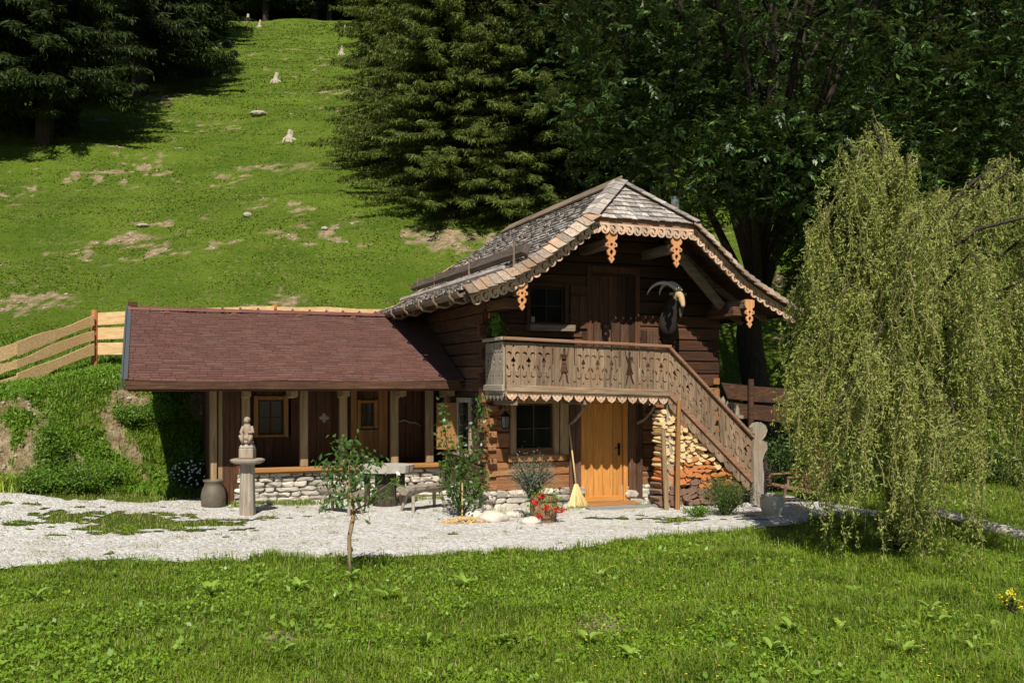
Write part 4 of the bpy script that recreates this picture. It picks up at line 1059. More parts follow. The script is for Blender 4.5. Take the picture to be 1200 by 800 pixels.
# the plank door with quatrefoil
a0, a1 = s_at(361, WY-.03), s_at(398, WY-.03); mb = MB(); boards(mb, a0, a1, WY-.045, .77, 2.25, .042, .13, .18); d = mb.build('plank_door', W('plankred', 'z'), annex, bevel=.005)
mb = MB(); c = (a0+a1)/2
qf = [(c+(.035+.06*abs(math.sin(2*a_)) if 0 else (.045+.055*abs(math.cos(2*a_))))*math.cos(a_), 1.62+(.045+.055*abs(math.cos(2*a_)))*math.sin(a_)) for a_ in [k*math.pi/20 for k in range(40)]]
mb.plate(qf, [], lambda u, v, k: (u, WY-.058+.012*k, v))
mb.build('quatrefoil', W('silver', 'x'), d)
# inner door with warm boards below the small window, branch handle door
a0, a1 = s_at(411, WY-.03), s_at(455, WY-.03); mb = MB(); boards(mb, a0, ops[1][0]-.07, WY-.04, .77, 2.3, .038); boards(mb, ops[1][1]+.07, a1, WY-.04, .77, 2.3, .038); boards(mb, ops[1][0]-.065, ops[1][1]+.065, WY-.04, .77, 1.36, .038)
mb.build('warm_boards', W('warm', 'z'), annex, bevel=.004)
a0, a1 = s_at(466, WY-.03), s_at(500, WY-.03); mb = MB(); boards(mb, a0, a1, WY-.045, .77, 2.25, .042, .12, .17); d = mb.build('plank_door', W('plankred', 'z'), annex, bevel=.005)
mb = MB(); mb.tube([(a0+.02, WY-.08, 1.52), (a0+.12, WY-.11, 1.56), (a0+.25, WY-.12, 1.50), (a0+.36, WY-.12, 1.50), (a0+.50, WY-.08, 1.42)], [.012, .02, .02, .018, .01], 7, jit=.1)
mb.build('branch_handle', W('silver', 'x'), d, smooth=True)

# ================================================================== THINGS ROUND THE HOUSE
iron = plain('wrought_iron', (.03, .027, .024), .5, .7)
# wall lantern under the balcony
t = thing('wall_lantern', 'small black iron lantern hanging on the log wall under the balcony', 'lantern', (.27, -.3, 1.6), house=True)
mb = MB(); mb.tube([(.27, -.005, 1.88), (.27, -.12, 1.93), (.27, -.24, 1.90), (.27, -.27, 1.80)], .010, 6); mb.lathe((.27, -.004, 1.86), [(.03, -.03), (.03, .03)], 8); mb.build('bracket', iron, t)
mb = MB(); mb.lathe((.27, -.28, 1.74), [(.11, -.02), (.09, .0), (.03, .06), (.01, .08)], 6); mb.lathe((.27, -.28, 1.50), [(.05, -.02), (.075, 0), (.075, .012)], 6)
for k in range(6): a = k*math.pi/3; mb.beam((.27+.07*math.cos(a), -.28+.07*math.sin(a), 1.51), (.27+.085*math.cos(a), -.28+.085*math.sin(a), 1.73), .008, .008)
mb.build('cage', iron, t)
mb = MB(); mb.lathe((.27, -.28, 1.52), [(.062, 0), (.075, .19)], 6); mb.build('glass', plain('lantern_glass', (.10, .11, .11), .15, spec=.8), t)
# ibex trophy
t = thing('ibex_trophy', 'mounted ibex head with pale ringed horns hanging on the gable wall above the balcony', 'mounted head', (3.80, 0, 3.9), house=True)
mb = MB(); ell = []
def hq(px, py, t):
    s_ = s_at(px, t); return Vector((s_, t, CAMZ+(450-py)/F*(HY+SY*s_+CY*t)))
SP = [(hq(783, 394, -.05), .16, .17), (hq(782, 381, -.12), .20, .20), (hq(784, 367, -.20), .17, .18), (hq(788, 356, -.30), .125, .145), (hq(793, 346.5, -.42), .088, .10), (hq(796.5, 345, -.50), .080, .092), (hq(798.5, 350, -.57), .066, .078), (hq(800, 355, -.64), .050, .058), (hq(800.5, 358, -.68), .042, .046), (hq(800.5, 360, -.70), .026, .03)]
n = 12; vs = []; fs = []; mi = []
for i, (c, rx, ry) in enumerate(SP):
    c = Vector(c); d = (Vector(SP[min(i+1, 9)][0])-Vector(SP[max(i-1, 0)][0])).normalized(); a = d.cross(Vector((0, 0, 1))).normalized(); b_ = a.cross(d).normalized()
    for k in range(n): an = 2*math.pi*k/n; vs.append(c+a*rx*math.cos(an)+b_*ry*math.sin(an)*(1.12 if math.sin(an) < 0 and i < 4 else 1))
for i in range(9):
    for k in range(n): fs.append((i*n+k, i*n+(k+1) % n, (i+1)*n+(k+1) % n, (i+1)*n+k)); mi.append(0 if i < 4 else 1)
fs += [tuple(range(n))[::-1], tuple(9*n+k for k in range(n))]; mi += [0, 1]
mb.v = vs; mb.f = fs; mb.mi = mi
mb.build('head', [plain('dark_fur', (.035, .026, .02), .9, nz=.3, bs=.6, sc=60), plain('tan_fur', (.44, .31, .17), .9, nz=.25, bs=.5, sc=50)], t, smooth=True, subd=1)
ef = plain('ear_fur', (.30, .21, .12), .9); eg = plain('eye_glass', (.01, .008, .006), .1)
hm = plain('horn', (.60, .54, .44), .6, nz=.2, bs=.5, sc=40)
HB = hq(796, 341, -.46)
for sx in (-1, 1):
    pts = []; rad = []
    for k in range(24):
        a = k/23; an = R(20)+a*R(165)
        pts.append(HB+Vector((sx*(.035+.10*a)-.185+.20*math.cos(an*1.0)-.0, .06+.26*a, .195*math.sin(an)*1.05-.04))); rad.append((.040*(1-a)**.6+.005)*(1+.10*(k % 2)))
    d0 = HB+Vector((sx*.035, .0, 0))-pts[0]
    pts = [p+d0*(1-min(i/6, 1)) for i, p in enumerate(pts)]
    mb = MB(); mb.tube(pts, rad, 9); mb.build('horn', hm, t)
    e = HB+Vector((sx*.13, .03, -.05)); mb = MB(); mb.obox(e, (sx*.9, .2, -.1), (0, 1, 0), (0, 0, 1), .065, .012, .026); mb.build('ear', ef, t, bevel=.008)
    mb = MB(); mb.blob(hq(798.2, 348.5, -.575)+Vector((sx*.062, 0, .0)), (.013, .015, .013), 0, 0); mb.build('eye', eg, t, smooth=True)
q = hq(800, 360, -.62)
mb = MB(); mb.tube([q+Vector((0, .04, .02)), q+Vector((0, .05, -.06)), q+Vector((-.01, .06, -.15)), q+Vector((-.01, .06, -.22))], [.035, .042, .030, .008], 8); mb.build('beard', plain('beard_fur', (.10, .07, .045), .9, bs=.6, sc=70), t, smooth=True)
q = hq(783, 381, 0); mb = MB(); mb.plate([(-.14, -.35), (.14, -.35), (.2, -.1), (.16, .2), (0, .3), (-.16, .2), (-.2, -.1)], [], lambda u, v, k: (q.x+u, -.05+.03*k, q.z+v)); mb.build('backboard', W('logdark', 'z'), t)

# carved fountain pillar with bowl, block and seated figure
gp = G(290, 604); gx0, gy0 = gp.x, gp.y; gz0 = tz(gx0, gy0)
t = thing('carved_pillar', 'grey wooden pillar with round disc collar and block, standing at the path edge before the annex', 'pillar', (gx0, gy0, gz0))
pxm = F/gy0
mb = MB(); h = .92; c8 = .125
mb.add([(gx0+a*c8*(1-.12*k), gy0+b_*c8*(1-.12*k), gz0-.05+k*(h+.05)) for k in (0, 1) for a, b_ in ((-1, -.6), (-.6, -1), (.6, -1), (1, -.6), (1, .6), (.6, 1), (-.6, 1), (-1, .6))],
       [tuple(range(8))[::-1], tuple(range(8, 16))]+[(k, (k+1) % 8, 8+(k+1) % 8, 8+k) for k in range(8)])
mb.build('shaft', W('silver', 'z'), t, bevel=.01)
mb = MB(); mb.lathe((gx0, gy0, gz0+h-.02), [(.10, 0), (.22, .015), (.29, .05), (.30, .085), (.27, .10), (.12, .105)], 22); mb.build('bowl', W('silver', 'x'), t, smooth=False)
mb = MB(); mb.box(gx0-.125, gx0+.125, gy0-.11, gy0+.11, gz0+h+.088, gz0+h+.27); mb.obox((gx0, gy0, gz0+h+.31), (1, 0, 0), (0, 1, 0), (0, 0, 1), .125, .11, .037, taper=.7); mb.build('block', W('silver', 'z'), t, bevel=.012)
zb = gz0+h+.345
mb = MB()
mb.blob((gx0, gy0, zb+.035), (.12, .11, .05), 3, .15); mb.blob((gx0+.0, gy0-.02, zb+.10), (.10, .095, .065), 5, .2)
mb.tube([(gx0+.01, gy0+.01, zb+.08), (gx0+.01, gy0+.01, zb+.17), (gx0+.0, gy0, zb+.26), (gx0-.01, gy0-.01, zb+.33), (gx0-.01, gy0-.02, zb+.36)], [.085, .068, .080, .055, .03], 10)
mb.blob((gx0-.005, gy0-.03, zb+.405), (.048, .055, .06), 8, .08); mb.blob((gx0-.0, gy0+.0, zb+.43), (.055, .05, .045), 12, .2)
mb.blob((gx0-.005, gy0-.082, zb+.40), (.010, .014, .014), 1, 0)
for sx in (-1, 1):
    mb.tube([(gx0+sx*.07, gy0, zb+.30), (gx0+sx*.105, gy0-.03, zb+.20), (gx0+sx*.04, gy0-.09, zb+.16+.04*sx)], [.03, .027, .022], 8)
    mb.tube([(gx0+sx*.045, gy0-.01, zb+.09), (gx0+sx*.09, gy0-.11, zb+.13), (gx0+sx*.05, gy0-.11, zb+.02)], [.045, .04, .03], 8)
sx_ = mb.build('carved_figure', plain('carved_wood', (.30, .235, .17), .85, nz=.3, bs=.6, sc=25), None, loc=(gx0, gy0, zb), smooth=True)
tagp(sx_, 'small brown carved wooden figure sitting on top of the grey pillar', 'statue')

# old milk churn / weathered tub beside the annex corner
gp = G(250, 594)
mb = MB(); mb.lathe((gp.x, gp.y, tz(gp.x, gp.y)), [(.19, 0), (.215, .03), (.225, .22), (.20, .34), (.165, .40), (.16, .46), (.19, .49), (.185, .51), (.15, .50), (.14, .42)], 22)
tagp(mb.build('milk_churn', plain('rusty_enamel', (.11, .09, .065), .6, nz=.5, bs=.3, sc=9), None, loc=(gp.x, gp.y, 0), smooth=True), 'weathered metal churn standing by the left end of the annex plinth', 'churn')

# stone table and two half-log benches
gp = G(452, 597); ty = gp.y+.5; tx = (452-600)/F*ty
t = thing('stone_table', 'thick oval stone slab table on a stump in front of the annex plinth', 'table', (tx, ty, 0))
mb = MB(); n = 26; o = [(.52*math.cos(2*math.pi*k/n)*(1+.06*math.sin(k*1.7)), .40*math.sin(2*math.pi*k/n)*(1+.05*math.sin(k*2.3))) for k in range(n)]
mb.plate(o, [], lambda u, v, k: (tx+u*(1-.04*k), ty+v*(1-.04*k), .78-.13*k)); mb.build('table_top', plain('grey_stone', (.40, .375, .33), .85, nz=.25, bs=.4, sc=12), t, bevel=.02)
mb = MB(); mb.tube([(tx, ty, -.02), (tx, ty, .2), (tx, ty, .66)], [.26, .21, .20], 12, jit=.05); mb.box(tx-.4, tx-.3, ty-.05, ty+.05, 0, .66); mb.box(tx+.26, tx+.36, ty-.05, ty+.05, 0, .66); mb.build('table_base', W('bark', 'z'), t)
def bench(c, ang, L, label, tilt=0):
    c = Vector(c); d = Vector((math.cos(ang), math.sin(ang), 0)); p = Vector((-d.y, d.x, 0))
    t = thing('half_log_bench', label, 'bench', c, group='half-log benches round the stone table'); mb = MB(); n = 10; vs = []; fs = []; m = 8
    for i in range(n+1):
        u = (i/n-.5)*L; wv = .17*(1+.10*math.sin(i*1.9+ang)); 
        if i in (0, n): wv *= .86
        for k in range(m+1): an = math.pi+math.pi*k/m; vs.append(c+d*u+p*wv*math.cos(an)+Vector((0, 0, .46+.16*math.sin(an)*(.9+.1*math.sin(i)))))
    c_ = m+1
    for i in range(n):
        for k in range(c_): fs.append((i*c_+k, i*c_+(k+1) % c_, (i+1)*c_+(k+1) % c_, (i+1)*c_+k))
    fs += [tuple(range(c_))[::-1], tuple(n*c_+k for k in range(c_))]
    mb.add(vs, fs); mb.build('seat', W('silver', 'x' if abs(d.x) > abs(d.y) else 'y'), t)
    for i in (-1, 1):
        for j in (-1, 1):
            mb = MB(); mb.tube([c+d*(i*L*.32)+p*(.07*j)+Vector((0, 0, .36)), c+d*(i*L*.42)+p*(.17*j)+Vector((0, 0, -.02))], [.035, .028], 7); mb.build('leg', W('silver', 'z'), t)
bp_ = G(398, 603); bench((bp_.x, bp_.y+.1, 0), R(-38), .95, 'pale half-log bench at the left side of the stone table'); bp_ = G(492, 600); bench((bp_.x+.05, bp_.y+.25, 0), R(48), 1.0, 'half-log bench at the right side of the stone table beside the climbing plant')

# broom
bx, by = hp(1.60, -.35, 0).x, hp(1.60, -.35, 0).y
t = thing('straw_broom', 'upright straw broom with pale wooden handle leaning beside the front door', 'broom', (1.62, -.28, 0), house=True)
mb = MB(); mb.tube([(1.66, -.30, .42), (1.60, -.10, 1.55)], .016, 7); mb.build('handle', W('firenew', 'z'), t, smooth=True)
V = MB(); rr = random.Random(5)
for i in range(260):
    a = rr.uniform(0, 6.28); r = rr.random()**.5; V.tube([(1.66+.03*r*math.cos(a), -.30+.03*r*math.sin(a), .45), (1.67+.11*r*math.cos(a), -.31+.07*r*math.sin(a), .25), (1.70+.21*r*math.cos(a)*rr.uniform(.8, 1.1), -.33+.10*r*math.sin(a), .02+.04*rr.random())], [.006, .006, .004], 3)
V.build('bristles', plain('straw', (.74, .58, .28), .8, var=.3), t)

# half-barrel planter with red geraniums
P0 = Vector((1.22, -.62, 0)); P0 = Vector(tuple(Vector(hinv(*G(637, 612).xy)))+(0,))
bm_ = W('rail', 'z')
t = thing('barrel_planter', 'wooden barrel tub planter with iron hoops below the lower window', 'planter', (P0.x, P0.y, 0), house=True)
mb = MB(); n = 14
for k in range(n):
    a0 = 2*math.pi*k/n; a1 = 2*math.pi*(k+.96)/n; vs = []
    for r, z in ((.19, 0), (.225, .15), (.235, .25), (.22, .38), (.20, .46)):
        for a in (a0, a1): vs += [(P0.x+r*math.cos(a), P0.y+r*math.sin(a), z), (P0.x+(r-.025)*math.cos(a), P0.y+(r-.025)*math.sin(a), z)]
    fs = []
    for i in range(4): b_ = i*4; fs += [(b_, b_+2, b_+6, b_+4), (b_+1, b_+5, b_+7, b_+3), (b_, b_+4, b_+5, b_+1), (b_+2, b_+3, b_+7, b_+6)]
    fs += [(0, 1, 3, 2), (16, 18, 19, 17)]; mb.add(vs, fs)
mb.build('staves', bm_, t)
mb = MB()
for z, r in ((.08, .212), (.36, .228)): mb.lathe((P0.x, P0.y, z), [(r, 0), (r+.008, .002), (r+.008, .035), (r, .037)], 24)
mb.build('hoops', plain('rusty_hoop', (.16, .09, .06), .7, .3), t, smooth=True)
mb = MB(); mb.lathe((P0.x, P0.y, .40), [(.16, 0), (.192, .01), (.12, .03)], 16); mb.build('soil', plain('soil', (.06, .04, .025), 1), t)

# leaning poles by the balcony post
for k, (s0, tt, s1, z1, lab, kd) in enumerate(((3.07, -1.12, 3.05, 1.48, 'short brown pole leaning in front of the firewood, nearest the front door', 'frame'), (3.27, -1.16, 3.36, 2.0, 'tall reddish pole leaning against the balcony corner post', 'warm'))):
    mb = MB(); mb.tube([(s0, tt-.05, 0), ((s0+s1)/2, tt, z1/2), (s1, tt+.04, z1)], [.045, .042, .038], 8, jit=.06)
    tagp(mb.build('wooden_pole', W(kd, 'z'), None, loc=(s0, tt, 0), house=True), lab, 'pole', group='poles leaning by the firewood')

# firewood
def stairz(s): return min(base+SL*(s-ST0)-.22, 1.90)
def firemesh(kind, k):
    rr = random.Random(k*7+len(kind)); w_, h = rr.uniform(.11, .25), rr.uniform(.055, .085)
    if kind == 'firegrey': w_, h = rr.uniform(.16, .24), rr.uniform(.08, .11)
    pr = [(-w_/2, rr.uniform(-.3, .1)*h), (-w_/2+.03, h*.5), (rr.uniform(-.2, .2)*w_, h*.62), (w_/2-.02, h*.35), (w_/2, -.2*h), (w_*.1, -h*.5), (-w_*.3, -h*.45)]
    pr = pr[::-1]; L = rr.uniform(.30, .36); mb = MB(); n = len(pr); tw = rr.uniform(.8, 1.1)
    mb.add([(x, -L/2, z) for x, z in pr]+[(x*tw, L/2, z*tw) for x, z in pr], [tuple(range(n)), tuple(range(n, 2*n))[::-1]]+[(i, n+i, n+(i+1) % n, (i+1) % n) for i in range(n)])
    me = bpy.data.meshes.new('split_log'); me.from_pydata(mb.v, [], mb.f); me.materials.append(W(kind, 'y')); return me
FM = {k: [firemesh(k, i) for i in range(6)] for k in ('firenew', 'firered', 'firegrey')}
LB = {'firenew': ('fresh pale yellow split log in the upper part of the stair woodpile', 'pale split logs'), 'firered': ('reddish brown split log in the middle of the stair woodpile', 'reddish split logs'), 'firegrey': ('dark grey split log in the lowest rows of the stair woodpile', 'dark grey split logs')}
rr = random.Random(21); z = .10; nfire = 0
while z < 1.85:
    x = 3.02+rr.uniform(0, .06)
    kind = 'firegrey' if z < .38 else 'firered' if z < .78 else 'firenew'
    h = .098 if kind == 'firegrey' else .070
    while x < 4.75:
        w_ = .17+rr.uniform(-.02, .06)
        if z < stairz(x+w_*.5)-.02 and nfire < 295:
            kd = kind
            if kind == 'firenew' and z < .95 and rr.random() < .3: kd = 'firered'
            if kind == 'firered' and z > .68 and rr.random() < .3: kd = 'firenew'
            if kind == 'firered' and z < .52 and rr.random() < .3: kd = 'firegrey'
            o = bpy.data.objects.new('split_log', rr.choice(FM[kd])); COL.objects.link(o)
            o.location = hp(x+w_/2, -.79+rr.uniform(-.05, .04), z+rr.uniform(-.008, .008)); o.rotation_euler = (rr.uniform(-.05, .05), rr.uniform(-.40, .40)+(math.pi if rr.random() < .5 else 0), YAW+rr.uniform(-.16, .16))
            tagp(o, LB[kd][0], 'firewood', LB[kd][1]); nfire += 1
        x += w_-.012
    z += h
mb = MB(); mb.box(3.02, 4.55, -.52, -.50, 0, .05)
x = 3.05
for i in range(9):
    x2 = x+.17+.03*(i % 3)
    mb.blob(((x+x2)/2, -.76, .03), (.11, .18, .06), 300+i, .2); x = x2
tagp(mb.build('woodpile_stones', plain('dark_stone', (.22, .19, .165), .9, var=.3, nz=.25), None, loc=(3.8, -.7, 0), house=True, smooth=True), 'row of flat grey stones under the firewood stack', 'stones')

# loose boulders near the door and the climbing plant
for px, py, r, lab in ((578, 611, .20, 'pale rounded boulder by the wood chips under the climbing plant'), (604, 606, .15, 'pale boulder left of the barrel planter'), (622, 614, .14, 'small flat pale boulder touching the left foot of the barrel planter'), (556, 606, .14, 'pale stone half hidden behind the wood chips')):
    g = G(px, py); mb = MB(); mb.blob((g.x, g.y, g.z+r*.3), (r*1.25, r, r*.62), int(px), .2, sub=3, rot=.3)
    tagp(mb.build('boulder', stonew, None, loc=(g.x, g.y, g.z), smooth=True), lab, 'boulder')
g = G(738, 604); mb = MB()
o = [(-.72, -.12), (-.3, -.2), (.4, -.19), (.78, -.10), (.74, .1), (-.7, .1)]
mb.plate(o, [], lambda u, v, k: (2.45+u, -.62+v, .045-.06*k)); tagp(mb.build('stone_slab', plain('slab_stone', (.24, .235, .225), .9, nz=.2, bs=.3, sc=9), None, loc=(2.45, -.62, 0), house=True, bevel=.01), 'flat grey stone slab in front of the yellow front door', 'slab')
# wood chips heap
mb = MB(); g = G(545, 612); rr = random.Random(8)
for i in range(520):
    a = rr.uniform(0, 6.28); r = rr.random()**.6; x = g.x+.42*r*math.cos(a); y = g.y+.28*r*math.sin(a); zz = tz(x, y)+.07*(1-r*r)+.01
    d = Vector((rr.uniform(-1, 1), rr.uniform(-1, 1), rr.uniform(-.4, .4))); mb.obox((x, y, zz), d, d.cross(Vector((.2, .1, 1))), d.cross(d.cross(Vector((.2, .1, 1)))), rr.uniform(.012, .03), rr.uniform(.006, .012), .003)
tagp(mb.build('wood_chips', plain('chips', (.58, .40, .18), .9, var=.35), None, loc=(g.x, g.y, 0)), 'heap of pale wood chips round the climbing plant', 'wood chips', kind='stuff')
# white pot, right
g = G(905, 604); t = thing('white_pot', 'pale stoneware pot standing on the shaded gravel right of the stair', 'pot', (g.x, g.y, g.z))
mb = MB(); mb.lathe((g.x, g.y, g.z), [(.13, 0), (.16, .02), (.21, .16), (.215, .30), (.185, .34), (.20, .36), (.17, .35), (.16, .2)], 22); mb.build('pot', plain('stoneware', (.50, .46, .36), .5, nz=.15, bs=.15, sc=12), t, smooth=True)
# wooden garden lounge chair in the shade
g = G(932, 588); c = Vector((g.x, g.y, g.z)); t = thing('garden_lounger', 'low reddish brown slatted wooden lounge chair in the shade right of the stair', 'garden chair', c)
lm = W('rail', 'x'); d = Vector((.95, .3, 0)).normalized(); p = Vector((-d.y, d.x, 0))  # darker wood puts the deep shade into the chair's colour
def Q_(u, v, z): return c+d*u+p*v+Vector((0, 0, z))
mb = MB()
for i in range(7): mb.obox(Q_(-.45+i*.12, 0, .34-.02*i), d+Vector((0, 0, -.17)), p, Vector((.17*d.x, .17*d.y, 1)), .048, .28, .012)
mb.build('seat', lm, t)
mb = MB()
for i in range(7): mb.obox(Q_(.34+i*.055, 0, .30+i*.10), d*.5+Vector((0, 0, .87)), p, d*.87-Vector((0, 0, .5)), .045, .28, .012)
mb.build('backrest', lm, t)
for j in (-.29, .29):
    mb = MB(); mb.beam(Q_(-.52, j, .36), Q_(.62, j, .14), .04, .07); mb.beam(Q_(.24, j, .14), Q_(.72, j, .98), .04, .06); mb.build('side_rail', lm, t)
    for a, b_ in ((-.42, -.50), (.42, .58)): mb = MB(); mb.beam(Q_(a, j*1.1, .40 if a < 0 else .20), Q_(b_, j*1.1, 0), .05, .04, (1, 0, 0)); mb.build('leg', lm, t)
    mb = MB(); mb.beam(Q_(-.40, j*1.15, .52), Q_(.48, j*1.15, .55), .06, .03); mb.beam(Q_(-.38, j*1.1, .30), Q_(-.38, j*1.1, .51), .04, .04); mb.build('armrest', lm, t)
# fallen timber on the right
a = G(1088, 603); b_ = G(1192, 637)
mb = MB(); a = Vector((a.x, a.y, a.z+.07)); b_ = Vector((b_.x, b_.y, b_.z+.09)); e_ = b_+(b_-a)*.15
mb.tube([a+(b_-a)*k/6*1.15 for k in range(7)], [.105, .11, .115, .12, .125, .13, .13], 12, jit=.05)
tagp(mb.build('fallen_log', W('palelog', 'x'), None, loc=tuple(a)), 'long pale barkless log lying in the grass beyond the willow', 'log')

# ================================================================== FENCES
def board_fence(name, label, pts, zt, zb_, mat, posts, nb=3, postmat=None, cat='fence', wavy=.02, hb=.26):
    """pts: list of (x, y); heights above terrain interpolated"""
    t = thing(name, label, cat, (pts[0][0], pts[0][1], tz(*pts[0])))
    for i in range(len(pts)-1):
        (x0, y0, a0), (x1, y1, a1) = [(*pts[j], zt[j]) for j in (i, i+1)]
        for k in range(nb):
            mb = MB(); n = 10; vs = []; fs = []; d = Vector((x1-x0, y1-y0, 0)).normalized(); p = Vector((-d.y, d.x, 0)); sd = random.random()*50
            H = [(zt[j]-zb_[j]) for j in (i, i+1)]
            for q in range(n+1):
                u = q/n; ztop = a0+(a1-a0)*u-(H[0]+(H[1]-H[0])*u)*k/nb; h = (H[0]+(H[1]-H[0])*u)/nb*.80
                e0 = (float(vn(u*3+sd, k*3.1, 5))-.5)*wavy*2; e1 = (float(vn(u*3+sd+9, k*3.1, 7))-.5)*wavy*3
                o_ = Vector((x0+(x1-x0)*u, y0+(y1-y0)*u, 0))
                for s_, zz in ((-.018, ztop+e0), (.018, ztop+e0), (.018, ztop-h+e1), (-.018, ztop-h+e1)): vs.append(o_+p*s_+Vector((0, 0, zz)))
            for q in range(n):
                for r in range(4): fs.append((q*4+r, q*4+(r+1) % 4, q*4+4+(r+1) % 4, q*4+4+r))
            fs += [(3, 2, 1, 0), (n*4, n*4+1, n*4+2, n*4+3)]
            mb.add(vs, fs); mb.build('board', mat, t)
    for x, y, z1, r in posts:
        mb = MB(); mb.tube([(x, y, tz(x, y)-.3), (x, y, z1-.1), (x, y, z1)], [r, r, r*.9], 10, jit=.04); mb.build('post', postmat or mat, t)
    return t
fm = W('fence', 'x')
pA = (-8.05, 14.2); pB = (-10.35, 19.6); pC = (-10.66, 23.9)
def zpix(py, Y): return CAMZ+(450-py)/F*Y
def xy(px, Y): return ((px-600)/F*Y, Y)
q0, q1, q2 = xy(-60, 20.4), xy(20, 21.6), xy(110, 23.6)
board_fence('board_fence', 'wavy edged raw board fence running down the bank at the left', [q0, q1, q2], [zpix(420, 20.4), zpix(402, 21.6), zpix(370, 23.6)], [zpix(482, 20.4), zpix(457, 21.6), zpix(419, 23.6)], fm, [], wavy=.05)
q3, q4, q5 = xy(111, 23.75), xy(323, 24.3), xy(446, 25.0)
board_fence('board_fence', 'straight raw board fence with round orange end post, running behind the annex roof', [q3, q4, q5], [zpix(366, 23.75), zpix(359, 24.3), zpix(362, 25.0)], [zpix(420, 23.75), zpix(414, 24.3), zpix(414, 25)], fm, [(*q3, zpix(363, 23.7), .085), (*xy(155, 23.95), zpix(364, 24), .07), (*xy(323, 24.35), zpix(356, 24.3), .08)], postmat=W('fencered', 'z'))
q6, q7, q8 = xy(845, 21.5), xy(960, 21.0), xy(1075, 20.2)
board_fence('board_fence', 'brown board fence with shade in its colour, behind the stair and willow', [q6, q7, q8], [zpix(448, 21.5), zpix(460, 21), zpix(474, 20.2)], [zpix(492, 21.5), zpix(503, 21), zpix(520, 20.2)], W('logdark', 'x'), [(*xy(880, 21.3), zpix(444, 21.3), .07), (*xy(985, 20.9), zpix(456, 20.9), .07)], nb=2)  # tree shade put into the fence through its dark wood colour
# stumps and rocks on the hill
HL = [(290, 22, .32, .8, 'stump', 'pale tree stump highest on the hill, leftmost of the pair on the skyline'), (304, 28, .25, .7, 'stump', 'leaning pale stump on the skyline, right of its larger neighbour'), (404, 34, .22, .8, 'stump', 'small pale stump just left of the spruce at the hilltop'), (400, 60, .28, .7, 'stump', 'pale stump beside the top left edge of the middle spruce'),
      (258, 53, .9, .45, 'rock', 'pale rock at the tip of the left spruce branches'), (267, 48, .6, .4, 'rock', 'smaller grey rock right of the pale rock near the left spruces'), (323, 92, .35, .6, 'stump', 'rooty weathered stump high in the middle of the meadow'), (303, 132, .9, .35, 'rock', 'dark boulder in the centre of the upper meadow'), (339, 160, .35, .5, 'stump', 'small upright stump right below the dark boulder'),
      (168, 262, .4, .15, 'rock', 'small white rock low on the left of the meadow'), (290, 250, .3, .2, 'rock', 'small tan rock in the middle of the meadow'), (380, 265, .25, .12, 'rock', 'flat tan rock above the fence in the lower meadow')]
sm_ = plain('bleached_stump', (.42, .36, .28), .9, nz=.35, bs=.5, sc=6); rk = plain('hill_rock', (.36, .32, .26), .9, nz=.3, bs=.6, sc=5)
for px, py, w_, h, kd, lab in HL:
    g = G(px, py+4); sc_ = 1
    mb = MB()
    if kd == 'stump':
        mb.tube([(g.x, g.y, g.z-.2), (g.x, g.y, g.z+.1), (g.x+.05, g.y, g.z+h*.5), (g.x+.1, g.y, g.z+h)], [w_*.8, w_*.6, w_*.45, w_*.38], 11, jit=.14)
        for k in range(5): a_2 = k*1.3; mb.tube([(g.x, g.y, g.z+.12), (g.x+math.cos(a_2)*w_*.8, g.y+math.sin(a_2)*w_*.8, g.z+.0), (g.x+math.cos(a_2)*w_*1.2, g.y+math.sin(a_2)*w_*1.2, tz(g.x+math.cos(a_2)*w_*1.2, g.y+math.sin(a_2)*w_*1.2)-.08)], [.12, .08, .03], 6)
        o = mb.build('tree_stump', sm_, None, loc=tuple(g))
    else: mb.blob((g.x, g.y, g.z+h*.3), (w_*.6, w_*.5, h*.6), px, .35, sub=2); o = mb.build('hill_boulder', rk, None, loc=tuple(g))
    tagp(o, lab, 'stump' if kd == 'stump' else 'rock', group='stumps and rocks on the hillside meadow')
